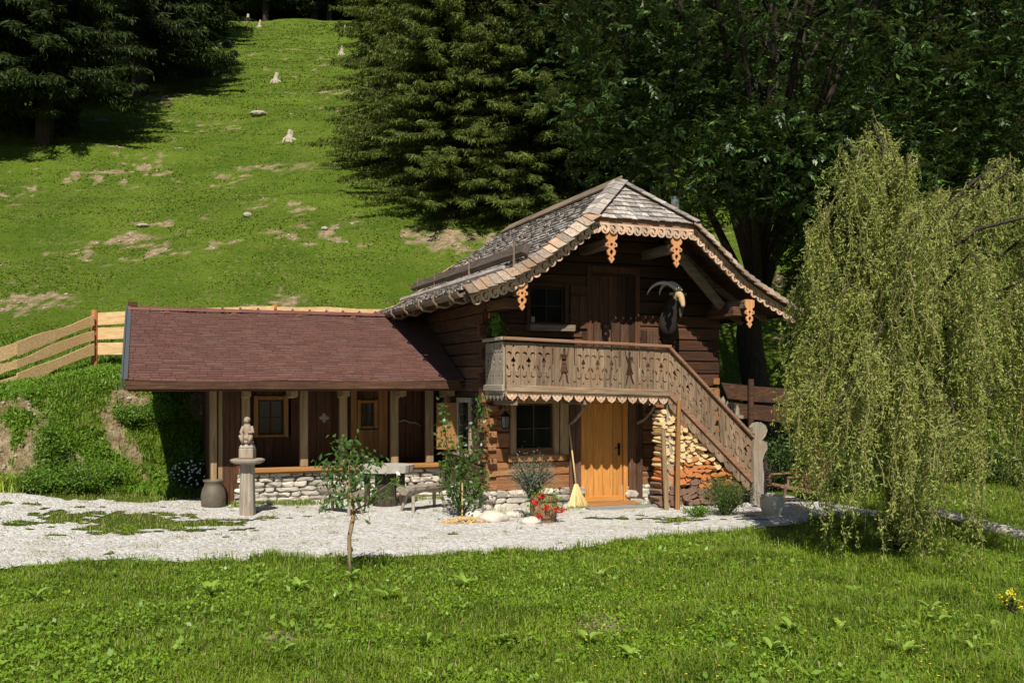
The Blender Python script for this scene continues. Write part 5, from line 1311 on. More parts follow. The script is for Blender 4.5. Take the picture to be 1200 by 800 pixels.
# ================================================================== TREES AND PLANTS
barkm = W('bark', 'z')
sprm = leafmat('spruce_needles', (.045, .085, .012), (.17, .205, .036), .26, .6, .25)
sprd = leafmat('spruce_needles_dark', (.016, .034, .008), (.055, .085, .018), .12, .6, .2)
def spruce_data(H, Rb, seed, z0=.6, dens=1.0, twig=.42, step=.30, nb=7, wid=.05):
    rg = np.random.default_rng(seed); C = []; D = []; L = []; Wt = []; br = MB(); zt = z0
    br.tube([(0, 0, -.8), (0, 0, H*.3), (0, 0, H*.7), (0, 0, H)], [H*.017+.05, H*.013, H*.007, .01], 8)
    while zt < H-.2:
        f = (zt-z0)/(H-z0); Lr = Rb*(1-f)**.8*(.75+.25*min(1, f*8+.5))
        for k in range(nb):
            a = rg.uniform(0, 2*math.pi); l = Lr*rg.uniform(.55, 1.18)+.12; drp = rg.uniform(.12, .32)+.25*(1-f)
            n = max(4, int(l/.17*dens)); u = np.linspace(.12, 1, n)+rg.uniform(-.03, .03, n)
            h = np.array([math.cos(a), math.sin(a), 0]); sd = np.array([-math.sin(a), math.cos(a), 0])
            P = zt+rg.uniform(-.1, .1)+(-drp*u+.35*drp*u**3)*l
            pts = h*(u*l)[:, None]+np.array([0, 0, 1.0])*P[:, None]
            if l > .8: br.tube([tuple(h*0)+() if False else (0, 0, zt)]+[tuple(pts[i]) for i in (n//3, 2*n//3, n-1)], [.035, .025, .015, .005], 4, cap=False)
            for sgn in (-1, 1, 0):
                m = n*3; uu = rg.uniform(.10, 1.02, m); base_ = h*(uu*l)[:, None]+np.array([0, 0, 1.0])*np.interp(uu, u, P)[:, None]
                spread = sgn*rg.uniform(.5, 1.1, m); tw = twig*(1.05-uu*.45)*rg.uniform(.6, 1.3, m)*min(1, .4+l/2.5)
                if sgn == 0: d = np.stack([h[0]*.4+rg.normal(0, .2, m), h[1]*.4+rg.normal(0, .2, m), -rg.uniform(.6, 1.2, m)], 1); tw = tw*.8
                else: d = h*.55+sd*spread[:, None]+np.array([0, 0, 1.0])*(-rg.uniform(.05, .65, m))[:, None]
                d = unit(d); C.append(base_); D.append(d); L.append(tw); Wt.append(np.full(m, wid)*rg.uniform(.7, 1.4, m))
                # sub-twigs
                q = base_+d*(tw*rg.uniform(.3, .8, m))[:, None]; d2 = unit(d*.6+rg.normal(0, .45, (m, 3))+np.array([0, 0, -.35]))
                C.append(q); D.append(d2); L.append(tw*.55); Wt.append(np.full(m, wid*.8))
        zt += step*rg.uniform(.8, 1.2)*(1 if f < .8 else .7)
    C = np.concatenate(C); D = np.concatenate(D); L = np.concatenate(L); Wt = np.concatenate(Wt)
    N = np.random.default_rng(seed).normal(size=C.shape); N[:, 2] += 1.2
    v, q = leafquads(C, D, L, Wt, .1, unit(N)); return v, q, br
def make_tree(name, label, cat, loc, crown_v, crown_q, br, mat, group=None, rotz=0, tmat=None):
    t = thing(name, label, cat, loc, group=group); ORG[t.name] = Vector((0, 0, 0))
    br.build('trunk', tmat or barkm, t); raw('crown', crown_v, crown_q, mat, t)
    t.rotation_euler.z = rotz; return t
def dup(t, loc, rotz, sc, label, group=None):
    r = t.copy(); COL.objects.link(r); r.location = loc; r.rotation_euler = (0, 0, rotz); r.scale = (sc, sc, sc); r['label'] = label
    if group: r['group'] = group
    for ch in t.children: c = ch.copy(); COL.objects.link(c); c.parent = r
    return r
def at(px, Y): x = (px-600)/F*Y; return (x, Y, tz(x, Y)-.1)
GL = 'dark spruces at the left edge'; GM_ = 'spruces behind the house'
v, q, br = spruce_data(23, 4.3, 3, z0=.8, dens=1.15, step=.24, nb=9, twig=.46, wid=.045)
sA = make_tree('spruce_tree', 'broad green spruce standing on the slope directly behind the house, leftmost of the middle group', 'spruce', tuple(G(528, 243)), v, q, br, sprm, GM_)
v, q, br = spruce_data(23, 4.4, 5, z0=1.2, dens=1.1, step=.26, nb=9, twig=.48, wid=.05)
sB = make_tree('spruce_tree', 'tall spruce behind the roof ridge, right of the broad green spruce', 'spruce', tuple(G(632, 268)), v, q, br, sprm, GM_, 1)
dup(sA, tuple(G(468, 196)), 2.2, .85, 'spruce half hidden behind the left flank of the broad green spruce', GM_)
dup(sA, tuple(G(585, 215)), 4.1, 1.15, 'spruce filling the gap behind the two front spruces', GM_)
dup(sB, tuple(G(715, 255)), 2.0, .95, 'spruce beside the dark leafy crown, above the shingled hip', GM_)
v, q, br = spruce_data(24, 5.0, 9, z0=3.2, dens=.85, step=.40, nb=8, twig=.80, wid=.085)
sC = make_tree('spruce_tree', 'dark spruce with visible trunk nearest the left edge, its low branches reaching over the meadow', 'spruce', at(52, 47), v, q, br, sprd, GL)
dup(sC, at(165, 60), 1.7, 1.15, 'dark spruce second from the left, standing higher on the slope', GL)
dup(sC, at(-40, 46), 3.0, 1.1, 'dark spruce cut off by the left edge of the picture', GL)
dup(sC, at(215, 80), 4.2, 1.05, 'dark spruce at the right end of the left spruce group', GL)
dup(sC, at(95, 70), 5.2, 1.2, 'dark spruce behind the gap of the left spruce group', GL)
dup(sC, at(5, 62), .8, 1.2, 'dark spruce behind the nearest left spruce', GL)
# dark forest on the crest and on the right-hand slope
v, q, br = spruce_data(22, 3.6, 13, z0=3.5, dens=.5, step=.62, nb=7, twig=1.1, wid=.16)
fc = None; rr = random.Random(31); spots = []
for row, Yr in enumerate((101, 107, 114)):
    for k in range(30): spots.append((rr.uniform(-52, 40) if row else -50+3.1*k+rr.uniform(-1, 1), Yr+rr.uniform(-2, 3)))
for k in range(40): Yr = rr.uniform(46, 92); spots.append((rr.uniform(.16, .66)*Yr, Yr))
for k in range(10): Yr = rr.uniform(40, 75); spots.append((rr.uniform(-.05, .12)*Yr, Yr))
for i, (x, y) in enumerate(spots):
    if x/y > .50 and y > 60: continue
    if y < 60 and .17 < x/y < .31: continue
    right = y < 96
    lab = 'dark spruce in the forest on the slope behind the leafy tree' if right else 'dark spruce in the forest edge along the hilltop'
    grp = 'forest spruces on the right slope' if right else 'forest spruces along the hilltop'
    loc = (x, y, tz(x, y)-.2)
    if fc is None: fc = make_tree('forest_spruce', lab, 'spruce', loc, v, q, br, sprd, grp)
    else: dup(fc, loc, rr.uniform(0, 6), rr.uniform(.75, 1.2), lab, grp)

# ---- broadleaf trees
def broadleaf(name, label, base_, lean, fork, cen, rad, ncl, seed, mat, leaf=(.15, .055), nleaf=9, clump=.40, lobes=(), group=None, trunk_r=.32, squash=1, tl=3.0):
    rg = np.random.default_rng(seed); rr = random.Random(seed); t = thing(name, label, 'tree', base_, group=group)
    b0 = Vector(base_); cen = Vector(cen); mb = MB(); f0 = b0+Vector(fork)
    mb.tube([b0+Vector((0, 0, -.5)), b0.lerp(f0, .35)+Vector((lean, 0, 0)), b0.lerp(f0, .7)+Vector((lean*.8, .1, 0)), f0], [trunk_r*1.25, trunk_r, trunk_r*.85, trunk_r*.7], 12, jit=.05)
    tips = []
    for k in range(16):
        d = Vector((rr.gauss(0, 1), rr.gauss(0, 1), abs(rr.gauss(.3, .6)))).normalized(); e = cen+Vector((d.x*rad[0], d.y*rad[1], d.z*rad[2]))*.85
        m1 = f0.lerp(e, .4)+Vector((rr.uniform(-.5, .5), rr.uniform(-.5, .5), rr.uniform(.2, .9)))
        mb.tube([f0.lerp(b0, rr.uniform(0, .25)), m1, f0.lerp(e, .75)+Vector((0, 0, .3)), e], [trunk_r*.32, trunk_r*.2, trunk_r*.10, .02], 7)
        for j in range(5):
            s0 = m1.lerp(e, rr.uniform(0, .8)); e2 = s0+Vector((rr.gauss(0, 1), rr.gauss(0, 1), rr.gauss(0, .7)))*tl*.45
            mb.tube([s0, s0.lerp(e2, .5)+Vector((0, 0, .15)), e2], [trunk_r*.13, trunk_r*.08, .012], 5)
    mb.build('trunk', barkm, t, smooth=True)
    # leaf clusters: shell-biased, clumped
    n = int(ncl*3.2); d = rg.normal(size=(n, 3)); d = unit(d); r = rg.uniform(.28, 1, n)**.55
    P = np.array(cen)+d*r[:, None]*np.array(rad)
    P += (np.stack([fbm(P[:, 0]*.5, P[:, 2]*.5, 7), fbm(P[:, 1]*.5, P[:, 0]*.5, 17), fbm(P[:, 2]*.5, P[:, 1]*.5, 27)], 1)-.5)*2.6
    dn_ = fbm(P[:, 0]*.75+P[:, 1]*.3, P[:, 2]*.85, seed)*.6+fbm(P[:, 1]*.8, P[:, 0]*.7+P[:, 2]*.2, seed+3)*.4
    P = P[dn_ > clump][:ncl]
    for lc, lr_, ln in lobes: P = np.concatenate([P, np.array(lc)+unit(rg.normal(size=(ln, 3)))*(rg.uniform(.1, 1, ln)**.5)[:, None]*np.array(lr_)*(.75+.5*vn(rg.uniform(0, 9, ln), rg.uniform(0, 9, ln), 3))[:, None]])
    n = len(P)
    ax = unit(rg.normal(size=(n, 3))*[1, 1, .45]+np.array([0, 0, -.25])); C = []; D = []; N = []; cs = rg.uniform(.6, 1.25, n)
    side = unit(np.cross(ax, rg.normal(size=(n, 3))*.35+np.array([0, 0, 1.0]))); upn = np.cross(side, ax)
    for k in range(nleaf):
        u = (k//2+1)/(nleaf//2+1); sg = 1 if k % 2 else -1
        c = P+ax*(u*.34*cs)[:, None]*leaf[0]/.15; dd = unit(ax*.75+side*sg*.8+np.array([0, 0, -.30])+rg.normal(0, .15, (n, 3)))
        C.append(c); D.append(dd); N.append(upn+rg.normal(0, .3, (n, 3)))
    C = np.concatenate(C); D = np.concatenate(D); N = unit(np.concatenate(N)); m = len(C)
    v, q = leafquads(C, D, leaf[0]*rg.uniform(.7, 1.25, m), leaf[1]*rg.uniform(.8, 1.2, m), .12, N)
    raw('crown', v, q, mat, t, loc=tuple(b0)); return t
ashm = leafmat('ash_leaves', (.016, .040, .008), (.045, .092, .016), .18, .42, .35, (.11, .21, .03), .93, pk=.5, psc=.5)  # crown shade put into dark leaf colours, sunlit leaves into the bright one
b_ = at(925, 23.5)
broadleaf('leafy_tree', 'huge dark leafy ash tree overhanging the right side of the roof', b_, -.45, (-.9, 0, 5.2), (6.8, 21.6, 13.8), (7.8, 6.2, 7.7), 12500, 3, ashm, nleaf=9, trunk_r=.36, lobes=(((7.7, 20.6, 6.4), (1.9, 1.8, 1.9), 1500), ((5.5, 20.0, 7.1), (2.4, 1.7, 1.25), 1900), ((7.0, 20.9, 5.0), (1.0, 1.2, 1.7), 800), ((3.1, 21.3, 8.8), (2.3, 2.0, 1.7), 1500), ((9.6, 21.6, 8.2), (2.4, 2.0, 2.2), 1400)))
b_ = at(1130, 27)
broadleaf('leafy_tree', 'dark leafy tree behind the willow at the top right', b_, .3, (.3, 0, 5), (13.4, 25.0, 11.2), (5.4, 5.4, 7.4), 8500, 6, ashm, nleaf=9, trunk_r=.3)
b_ = at(730, 36)
broadleaf('leafy_tree', 'dark leafy tree farther up the slope behind the ridge', b_, .2, (.2, 0, 6), (4.0, 36, 17), (4.6, 5, 7.2), 6000, 8, ashm, nleaf=9, leaf=(.2, .08), trunk_r=.3)
broadleaf('leafy_tree', 'dark leafy tree farther up the slope above the willow', at(1070, 36), .2, (.2, 0, 6), (15.2, 36, 17.5), (6.0, 5, 8.6), 7000, 18, ashm, nleaf=9, leaf=(.2, .08), trunk_r=.3)

# shrub builder
def shrub(name, label, cat, cen, rad, n, mat, leaf, seed, group=None, stems=14, stemmat=None, up=.3, extra=None, fill=.3, hang=0):
    rg = np.random.default_rng(seed); rr = random.Random(seed); g = Vector((cen[0], cen[1], tz(cen[0], cen[1]) if len(cen) < 3 else cen[2]))
    t = thing(name, label, cat, g, group=group); mb = MB(); S = []
    for k in range(stems):
        a = rr.uniform(0, 6.28); r = rr.random()**.6; e = g+Vector((rad[0]*r*math.cos(a), rad[1]*r*math.sin(a), rad[2]*rr.uniform(.65, 1.05)*(1.15-.45*r)))
        m_ = g.lerp(e, .5)+Vector((0, 0, rad[2]*.12)); S.append((g, m_, e)); mb.tube([g+Vector((rr.uniform(-.04, .04), rr.uniform(-.04, .04), -.03)), m_, e], [.014*max(rad)+.006, .010*max(rad)+.004, .003], 5)
    mb.build('stems', stemmat or barkm, t)
    k = rg.integers(0, stems, n); u = rg.uniform(fill, 1.03, n); A = np.array([[list(p) for p in s_] for s_ in S])[k]
    P = A[:, 0]*((1-u)**2)[:, None]+A[:, 1]*(2*u*(1-u))[:, None]+A[:, 2]*(u**2)[:, None]
    P = P+rg.normal(0, 1, (n, 3))*np.array(rad)*.14; P[:, 2] = np.maximum(P[:, 2], g.z+.02)
    D = unit(rg.normal(size=(n, 3))+np.array([0, 0, up])); 
    v, q = leafquads(P, D, leaf[0]*rg.uniform(.6, 1.3, n), leaf[1]*rg.uniform(.7, 1.2, n), .15)
    raw('foliage', v, q, mat, t, loc=tuple(g)); return t, g, S
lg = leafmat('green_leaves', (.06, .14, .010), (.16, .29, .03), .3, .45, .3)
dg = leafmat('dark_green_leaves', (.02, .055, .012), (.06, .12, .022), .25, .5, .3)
gg = leafmat('grey_green_leaves', (.10, .13, .09), (.25, .28, .20), .2, .6, .2)
# shrubs on the bank
g = at(58, 18.2)
shrub('bank_shrub', 'upright green bush in front of the left board fence', 'bush', g[:2], (.36, .36, 1.0), 3200, lg, (.07, .03), 5, stems=22, up=.8)
for i, (px, Y, r, h, lab) in enumerate(((75, 17.4, .75, .62, 'round green bush low on the bank at the left'), (115, 18.3, .6, .5, 'green cushion of herbs right of the round bush on the bank'), (190, 20.0, .7, .5, 'low green bush on the bank near the annex roof corner'), (40, 17.0, .35, .4, 'small herb bush beside the bare soil at the left edge'), (150, 19.6, .5, .35, 'low green tuft above the stones on the bank'), (225, 19.9, .6, .45, 'green bush just left of the annex posts'))):
    g = at(px, Y); shrub('bank_bush', lab, 'bush', g[:2], (r, r*.8, h), int(5200*r), lg, (.055, .03), 40+i, stems=30, up=.3)
# day lilies at the left edge
g = at(8, 17.0); t = thing('day_lilies', 'clump of narrow yellow green lily leaves at the left edge of the bank', 'plant', g); n = 260
x = g[0]+RNG.normal(0, .16, n); y = g[1]+RNG.normal(0, .12, n); Vb = blades(x, y, RNG.uniform(.25, .45, n), .022, 1.0)
o = mk_blades('leaves', Vb, leafmat('lily_leaves', (.22, .32, .03), (.36, .44, .06), .35, .4), None); del o['kind']
if 'category' in o: del o['category']
o.parent = t; o.location = tuple(-Vector(g))
# white-flowered dark bush by the annex corner
g = G(226, 575); t, gg0, S = shrub('flowering_bush', 'dark bush with small white flowers at the left end of the annex', 'bush', (g.x, g.y), (.46, .40, .55), 2600, dg, (.05, .022), 61, stems=26)
n = 90; P = np.array([gg0.x, gg0.y, gg0.z+.33])+unit(RNG.normal(size=(n, 3))+[0, -.6, .3])*np.array([.46, .40, .30]); parts = []
for k in range(5): a = k*1.256; D = unit(np.tile([math.cos(a), -.3, math.sin(a)], (n, 1))); parts.append(leafquads(P, D, .022, .016, 0, np.tile([0, -1.0, .3], (n, 1))))
v, q = joinq(parts); raw('flowers', v, q, plain('white_petals', (.75, .75, .72), .6), t, loc=tuple(gg0))['kind'] = 'stuff'
# lavender in the barrel + geraniums
pw = hp(P0.x, P0.y, .42)
t, g1, S = shrub('lavender', 'grey green lavender growing out of and behind the barrel planter', 'plant', (pw.x-.18, pw.y+.12, .40), (.48, .40, .62), 2600, gg, (.06, .010), 71, stems=60, up=1.0)
gm_ = plain('geranium_red', (.62, .015, .02), .5, var=.2)
g1 = Vector((pw.x, pw.y, .40)); t = thing('geraniums', 'bright red trailing geraniums hanging over the barrel planter rim', 'flowers', g1); rg = np.random.default_rng(5)
heads = [(-.05, -.22, .07), (-.08, -.26, -.26), (.05, -.27, -.12), (.22, -.18, -.17), (.30, -.12, -.18), (-.17, -.20, -.42), (-.15, -.2, -.05)]
parts = []
for hx, hy, hz in heads:
    n = 46; C = np.array([g1.x+hx, g1.y+hy, g1.z+hz])+unit(rg.normal(size=(n, 3)))*.042; D = unit(rg.normal(size=(n, 3))); parts.append(leafquads(C, D, .034, .03, .1))
v, q = joinq(parts); raw('blossoms', v, q, gm_, t, loc=tuple(g1))
mb = MB()
for hx, hy, hz in heads: mb.tube([g1, g1+Vector((hx*.7, hy*.8, .08)), g1+Vector((hx, hy, hz))], .006, 4)
mb.build('stems', lg, t)
n = 420; C = np.array([g1.x, g1.y-.1, g1.z-.08])+rg.normal(size=(n, 3))*[.14, .08, .13]; v, q = leafquads(C, unit(rg.normal(size=(n, 3))), .045, .04, .1); raw('leaves', v, q, lg, t, loc=tuple(g1))
# plant by the woodpile, right
g = G(851, 605); shrub('green_shrub', 'bushy feathery green shrub in front of the lower end of the woodpile', 'bush', (g.x, g.y+.05), (.50, .36, .66), 6500, leafmat('feathery_leaves', (.04, .085, .012), (.11, .17, .03), .25, .5, .3), (.045, .012), 81, stems=40, up=.6)
g = G(815, 606); shrub('low_herbs', 'low tuft of green herbs left of the feathery shrub', 'plant', (g.x, g.y), (.3, .2, .2), 900, lg, (.04, .02), 82, stems=14)
g = G(888, 588); t, g1, S = shrub('heather_bush', 'dark purple tinged bush at the foot of the stair newel', 'bush', (g.x, g.y), (.34, .3, .85), 4200, leafmat('purple_leaves', (.045, .02, .03), (.10, .09, .06), .2, .6, .2), (.05, .025), 91, stems=30)
# vine on the balcony corner
c = hp(-.02, -.95, 2.9); shrub('balcony_vine', 'bright green leafy shoot above the left corner of the balcony', 'plant', tuple(hp(.02, -.55, 3.0)), (.16, .25, .42), 420, lg, (.09, .045), 95, stems=9, up=.5)
shrub('balcony_vine', 'dark shaded ivy on the wall left of the upper window', 'plant', tuple(hp(.10, -.2, 2.9)), (.16, .10, .75), 420, dg, (.09, .05), 96, stems=12, up=.2)
# climbing plant on the house corner: two stems
def climber():
    g = G(540, 607); b0 = Vector((g.x, g.y+.15, 0)); t = thing('climbing_plant', 'leafy climbing pear trained up the house corner behind the wood chips', 'plant', b0); rr = random.Random(6); mb = MB(); pts = []
    for (dx, dy, h) in ((.35, .25, 2.1), (-.05, .3, 1.35), (.1, .1, 1.0), (-.35, .25, 2.0), (-.3, .1, .9), (.4, 0, .8), (-.15, -.1, .7), (.25, -.15, .6)):
        p = [b0, b0+Vector((dx*.4, dy*.5, h*.3)), b0+Vector((dx*.8, dy, h*.65)), b0+Vector((dx, dy, h))]; mb.tube(p, [.018, .014, .01, .004], 6); pts.append(p)
    mb.build('stems', barkm, t); C = []
    for p in pts:
        for k in range(int(120*(p[3]-p[0]).length)):
            u = rr.uniform(.25, 1)*3; i = min(int(u), 2); q = p[i].lerp(p[i+1], u-i); s_ = .13*(1.35-u/3); C.append((q.x+rr.gauss(0, s_), q.y+rr.gauss(0, .08), max(q.z+rr.gauss(0, .07), .03)))
    C = np.array(C); n = len(C); rg = np.random.default_rng(4); D = unit(rg.normal(size=(n, 3))+[0, -.3, -.3]); v, q = leafquads(C, D, .085*rg.uniform(.6, 1.3, n), .048*rg.uniform(.7, 1.2, n), .12, unit(rg.normal(size=(n, 3))+[0, -.8, .6])); raw('leaves', v, q, leafmat('pear_leaves', (.03, .08, .012), (.09, .17, .03), .3, .35, .4), t, loc=tuple(b0))
    mb = MB(); mb.tube([b0+Vector((.02, -.1, 0)), b0+Vector((.02, -.05, .6))], .012, 5); mb.build('cane', W('fence', 'z'), t)
climber()
# young fruit tree on the lawn edge
def sapling():
    g = G(411, 676); b0 = Vector((g.x, g.y, g.z)); rr = random.Random(12); t = thing('young_fruit_tree', 'slender young fruit tree with drooping leaves standing at the lawn edge', 'tree', b0); mb = MB(); k = g.y/F
    def V3(px, py, dy=0): return Vector(((px-600)*k, g.y+dy, CAMZ+(450-py)*k))
    tr = [V3(411, 678), V3(410, 650), V3(409, 630), V3(413, 612), V3(415, 598), V3(410, 575), V3(408, 550), V3(412, 525)]
    mb.tube(tr, [.028, .026, .024, .026, .022, .016, .011, .005], 8, jit=.1)
    br = [[tr[4], V3(430, 590, -.05), V3(445, 574, -.1), V3(470, 556, -.1)], [tr[5], V3(398, 565, .1), V3(388, 560, .1)], [tr[5], V3(425, 560, -.1), V3(432, 545, -.2)], [tr[6], V3(395, 540, -.15), V3(385, 545, -.2)], [tr[6], V3(420, 535, .15), V3(436, 540, .2)], [tr[6], V3(402, 525), V3(404, 516)], [tr[5], V3(400, 580, -.2), V3(393, 583, -.3)]]
    for p in br: mb.tube(p, [.012, .009]+[.004]*(len(p)-2), 6)
    mb.build('trunk', W('frame', 'z'), t, smooth=True); C = []
    for p in br+[tr[5:]]:
        for q in range(80 if p is not br[0] else 90):
            u = rr.uniform(.25, 1)*(len(p)-1); i = min(int(u), len(p)-2); c = p[i].lerp(p[i+1], u-i); C.append((c.x+rr.gauss(0, .10), c.y+rr.gauss(0, .12), c.z+rr.gauss(0, .06)))
    for q in range(16): C.append((b0.x+rr.gauss(-.03, .06), b0.y+rr.gauss(0, .05), b0.z+rr.uniform(.08, .4)))
    C = np.array(C); n = len(C); rg = np.random.default_rng(2); D = unit(rg.normal(size=(n, 3))*[1, 1, .5]+[0, 0, -.9]); v, q = leafquads(C, D, .10*rg.uniform(.5, 1.2, n), .034, .14, unit(rg.normal(size=(n, 3))+[0, -.3, .8]))
    raw('crown', v, q, leafmat('fruit_leaves', (.035, .095, .015), (.10, .20, .04), .3, .3, .45), t, loc=tuple(b0))
sapling()

# ---- weeping willow
def willow():
    rg = np.random.default_rng(77); rr = random.Random(77); g = G(1088, 650); b0 = Vector((g.x, g.y+.1, g.z)); t = thing('weeping_willow', 'weeping willow with curly pale green hanging branches at the right', 'tree', b0); mb = MB(); k = 11.9/F
    def V3(px, py, dy=0): return Vector(((px-600)*k, b0.y+dy, CAMZ+(450-py)*k))
    tr = [V3(1087, 655), V3(1080, 600), V3(1086, 520), V3(1098, 430), V3(1092, 330), V3(1080, 250)]
    mb.tube(tr, [.12, .09, .08, .075, .06, .04], 9, jit=.08)
    arcs = []
    tops = [(1052, 118, 0, tr[5]), (1092, 140, .3, tr[5]), (1025, 165, -.3, tr[4]), (1012, 250, .2, tr[4]), (1030, 140, .2, tr[5]), (1105, 215, -.5, tr[4]), (1195, 185, .1, tr[4]), (1230, 160, .2, tr[4]), (1290, 230, 0, tr[3]), (1005, 330, -.4, tr[3]), (985, 385, .0, tr[3]), (1060, 240, -.9, tr[4]), (1120, 300, -.9, tr[3]), (1020, 380, -.9, tr[3]), (1190, 330, -.8, tr[3]), (1150, 260, .9, tr[4]), (1040, 330, .9, tr[3]), (1260, 320, -.5, tr[3]), (1000, 300, .5, tr[4]), (1220, 250, -.6, tr[4]), (1075, 175, -.4, tr[5]), (1000, 225, .0, tr[4]), (1240, 330, .6, tr[3]), (1320, 300, .4, tr[3]), (1205, 190, -.3, tr[4]), (1165, 265, .4, tr[4]), (1075, 130, .2, tr[5]), (1040, 430, -1.0, tr[3]), (1085, 470, -1.1, tr[2]), (995, 455, -.6, tr[3]), (1125, 440, -.9, tr[3]), (1060, 520, -.7, tr[2]), (1180, 430, -.5, tr[3]), (975, 440, -.3, tr[3])]
    for px, py, dy, st in tops:
        e = V3(px, py, dy*1.4); m_ = st.lerp(e, .55)+Vector((0, 0, .25)); out = e+Vector(((e.x-tr[4].x)*.30, dy*.3, -.35)); mb.tube([st, m_, e, out], [.035, .026, .014, .006], 6); arcs.append((st, m_, e, out))
    # hanging curly strands
    C = []; D = []; ns = 1650; st_ = MB()
    bund = []
    for a in arcs:
        for b in range(8): bund.append((a, rr.uniform(.7, 3), rr.uniform(.30, 1.0), rr.gauss(0, .15), rr.gauss(0, .15), rr.uniform(-.35, .35)))
    for i in range(ns):
        a, u0, LF, bx_, by_, cu = rr.choice(bund); u = min(max(u0+rr.gauss(0, .08), 0), 3); j = min(int(u), 2); p = a[j].lerp(a[j+1], u-j)+Vector((rr.gauss(0, .05), rr.gauss(0, .07), rr.gauss(0, .06)))
        x = p.x/k+600; # outline of the hanging mass
        end = np.interp(x, [890, 920, 960, 1000, 1040, 1080, 1120, 1160, 1200, 1300], [480, 545, 630, 700, 735, 725, 640, 590, 620, 630])
        zend = CAMZ+(450-end)*k; Lm = max(.3, (p.z-zend)); L = Lm*LF*rr.uniform(.55, 1.1) if rr.random() < .78 else rr.uniform(.3, 1.1)
        L = min(L, Lm*1.03, 3.3); seg = max(5, int(L/.09)); ph = rr.uniform(0, 6.28); fr = rr.uniform(4, 10); am = rr.uniform(.02, .09)
        ox = (p.x-tr[4].x)*.06+bx_+rr.gauss(0, .05); oy = by_+rr.gauss(0, .05); pts = []
        for s_ in range(seg+1):
            q = s_/seg; w_ = 1-math.exp(-3*q)
            pts.append(Vector((p.x+ox*w_+cu*L*.35*q*q+am*math.sin(fr*q*L+ph), p.y+oy*w_+am*math.cos(fr*1.1*q*L+ph), p.z-L*q+.08*math.sin(min(q*6, 3.14)))))
        if i % 2 == 0: st_.tube([pts[z_] for z_ in range(0, seg+1, 2)], .0045, 3, cap=False)
        A_ = np.array([tuple(z_) for z_ in pts]); m_n = int(L/.0165); uu = rg.uniform(0, seg-.001, m_n); ii = uu.astype(int); f_ = (uu-ii)[:, None]
        C.append(A_[ii]*(1-f_)+A_[ii+1]*f_+rg.normal(0, .012, (m_n, 3))); tg = unit(A_[ii+1]-A_[ii]); D.append(unit(tg*.6+rg.normal(0, .62, (m_n, 3))+[0, 0, -.15]))
    mb.build('trunk', barkm, t, smooth=True); st_.build('hanging_twigs', plain('willow_twig', (.20, .17, .06), .7), t)
    C = np.concatenate(C); D = np.concatenate(D); n = len(C)
    v, q = leafquads(C, D, .056*rg.uniform(.6, 1.35, n), .016*rg.uniform(.8, 1.3, n), .2)
    raw('leaves', v, q, leafmat('willow_leaves', (.17, .225, .04), (.38, .42, .105), .34, .5, .3, (.34, .33, .12), .9), t, loc=tuple(b0)); print('willow leaves', n)
willow()
# dark shrubs behind house right; last two added to darken the fence
for i, (px, Y, r, h, lab) in enumerate(((865, 24.0, 1.2, 1.6, 'dark shaded bush behind the picket panel at the right rear of the house'), (930, 24.5, 1.5, 1.7, 'dark shaded bush behind the dark board fence, left of the willow'), (1010, 22.8, 1.2, 1.2, 'dark bush between the dark fence and the willow'), (990, 19.5, .8, .8, 'dark low bush in the willow shade beside the lounge chair'), (1130, 21.5, 1.3, 1.0, 'dark green bush in the shade under the right of the willow'), (1195, 20.5, .9, .7, 'low green bush at the right edge behind the fallen log'), (1045, 20.0, .9, .9, 'dark bush behind the willow trunk'), (915, 20.2, .9, 1.15, 'dark bush added to darken the board fence, right of the picket panel'), (965, 19.9, .7, 1.0, 'dark bush added to darken the board fence at the willow edge'))):
    g = at(px, Y); shrub('shade_bush', lab, 'bush', g[:2], (r, r*.7, h), int(3600*r*h), dg, (.09, .045), 140+i, stems=30, up=.2)
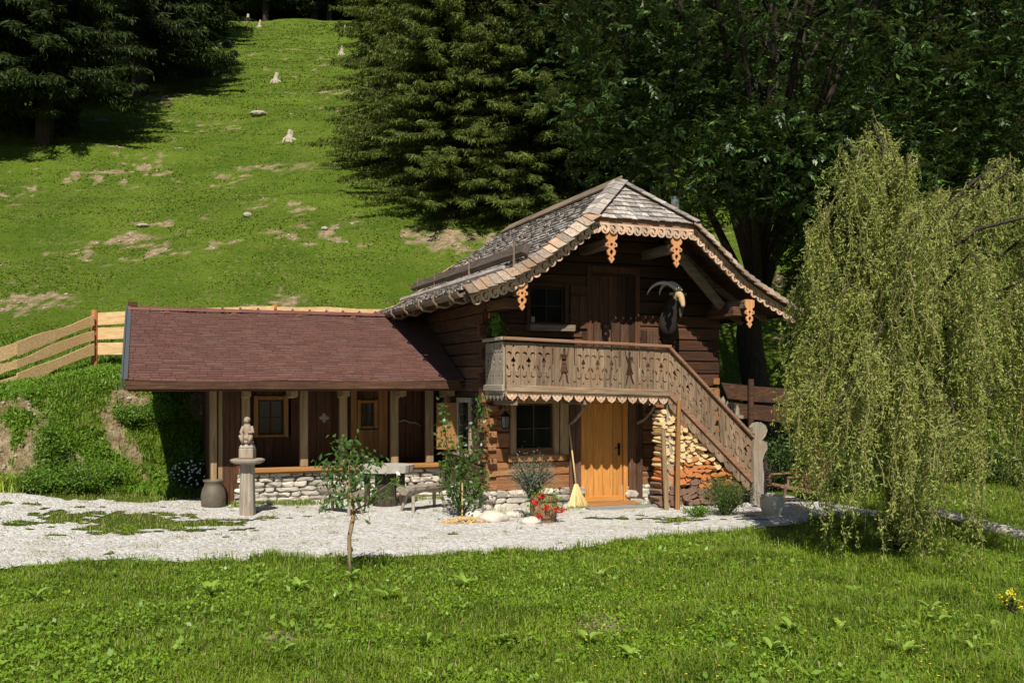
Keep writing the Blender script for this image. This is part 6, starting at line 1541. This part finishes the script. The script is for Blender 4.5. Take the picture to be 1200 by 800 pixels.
# dock plants in the lawn
DK = leafmat('dock_leaves', (.20, .34, .04), (.34, .48, .08), .35, .4, .35); rg = np.random.default_rng(15); rr = random.Random(19)
spots = [(330, 772), (497, 762), (592, 758), (738, 775), (705, 680), (905, 770), (985, 745), (1100, 735), (1090, 722), (412, 682), (455, 705), (300, 690), (350, 695), (245, 700), (40, 708), (1000, 700), (1140, 770), (930, 748), (1060, 770), (690, 760), (545, 690), (1165, 745)]
DL = ['dock plant near the bottom edge, left of the picture centre line', 'dock plant in the lower lawn just left of the centre', 'dock plant in the lower lawn at the centre', 'dock plant in the lower lawn right of the centre, near the bottom edge', 'dock plant in the middle of the lawn below the yellow door', 'dock plant low in the lawn below the purple tinged bush', 'dock plant in the lower lawn left of the willow', 'lower of two touching dock plants under the willow', 'upper of two touching dock plants under the willow', 'dock plant at the foot of the young fruit tree', 'dock plant just right of and below the young fruit tree', 'dock plant left of the young fruit tree, leftmost of a pair', 'dock plant left of the young fruit tree, nearer to it', 'dock plant in the upper left part of the lawn', 'dock plant close to the left edge of the lawn', 'dock plant in the upper right lawn left of the willow tips', 'dock plant near the bottom right corner of the lawn', 'dock plant between the lower lawn centre and the willow', 'dock plant near the bottom edge below the willow', 'dock plant below the centre of the lawn, above the bottom edge', 'dock plant near the gravel edge below the climbing plant', 'dock plant in the right lawn below the yellow wildflowers']
for i, (px, py) in enumerate(spots):
    g = G(px, py); t = thing('dock_plant', DL[i], 'plant', tuple(g), group='dock plants in the lawn'); n = rr.randint(4, 8); V_ = []; Q_2 = []; c0 = 0
    for k in range(n):
        a = k*2.4+rr.uniform(-.8, .8); L = rr.uniform(.07, .16); wv = L*rr.uniform(.2, .32); h = Vector((math.cos(a), math.sin(a), 0)); sd = Vector((-h.y, h.x, 0)); el = rr.uniform(.5, 1.3)
        for u in range(6):
            f_ = u/5; c = g+h*(L*f_)+Vector((0, 0, .05+L*(el*1.5*f_-.9*el*f_*f_))); w_ = wv*math.sin(math.pi*(f_*.86+.08))**.7
            V_ += [tuple(c-sd*w_+Vector((0, 0, .01))), tuple(c-Vector((0, 0, .004))), tuple(c+sd*w_+Vector((0, 0, .01)))]
        for u in range(5):
            b_ = c0+u*3; Q_2 += [(b_, b_+1, b_+4, b_+3), (b_+1, b_+2, b_+5, b_+4)]
        c0 += 18
    raw('leaves', V_, Q_2, DK, t, loc=tuple(g), smooth=True)
# yellow flower clump at the right
g = G(1187, 725); t, g1, S = shrub('yellow_wildflowers', 'clump of yellow wildflowers at the right edge of the lawn', 'flowers', (g.x, g.y), (.12, .1, .28), 160, lg, (.05, .012), 201, stems=14, up=1)
P = np.repeat(np.array([list(s_[2]) for s_ in S]), 10, 0)+rg.normal(size=(140, 3))*.012; v, q = leafquads(P, unit(rg.normal(size=(140, 3))), .022, .018, .1); raw('flowers', v, q, plain('wild_yellow', (.75, .58, .03), .6), t, loc=tuple(g1))
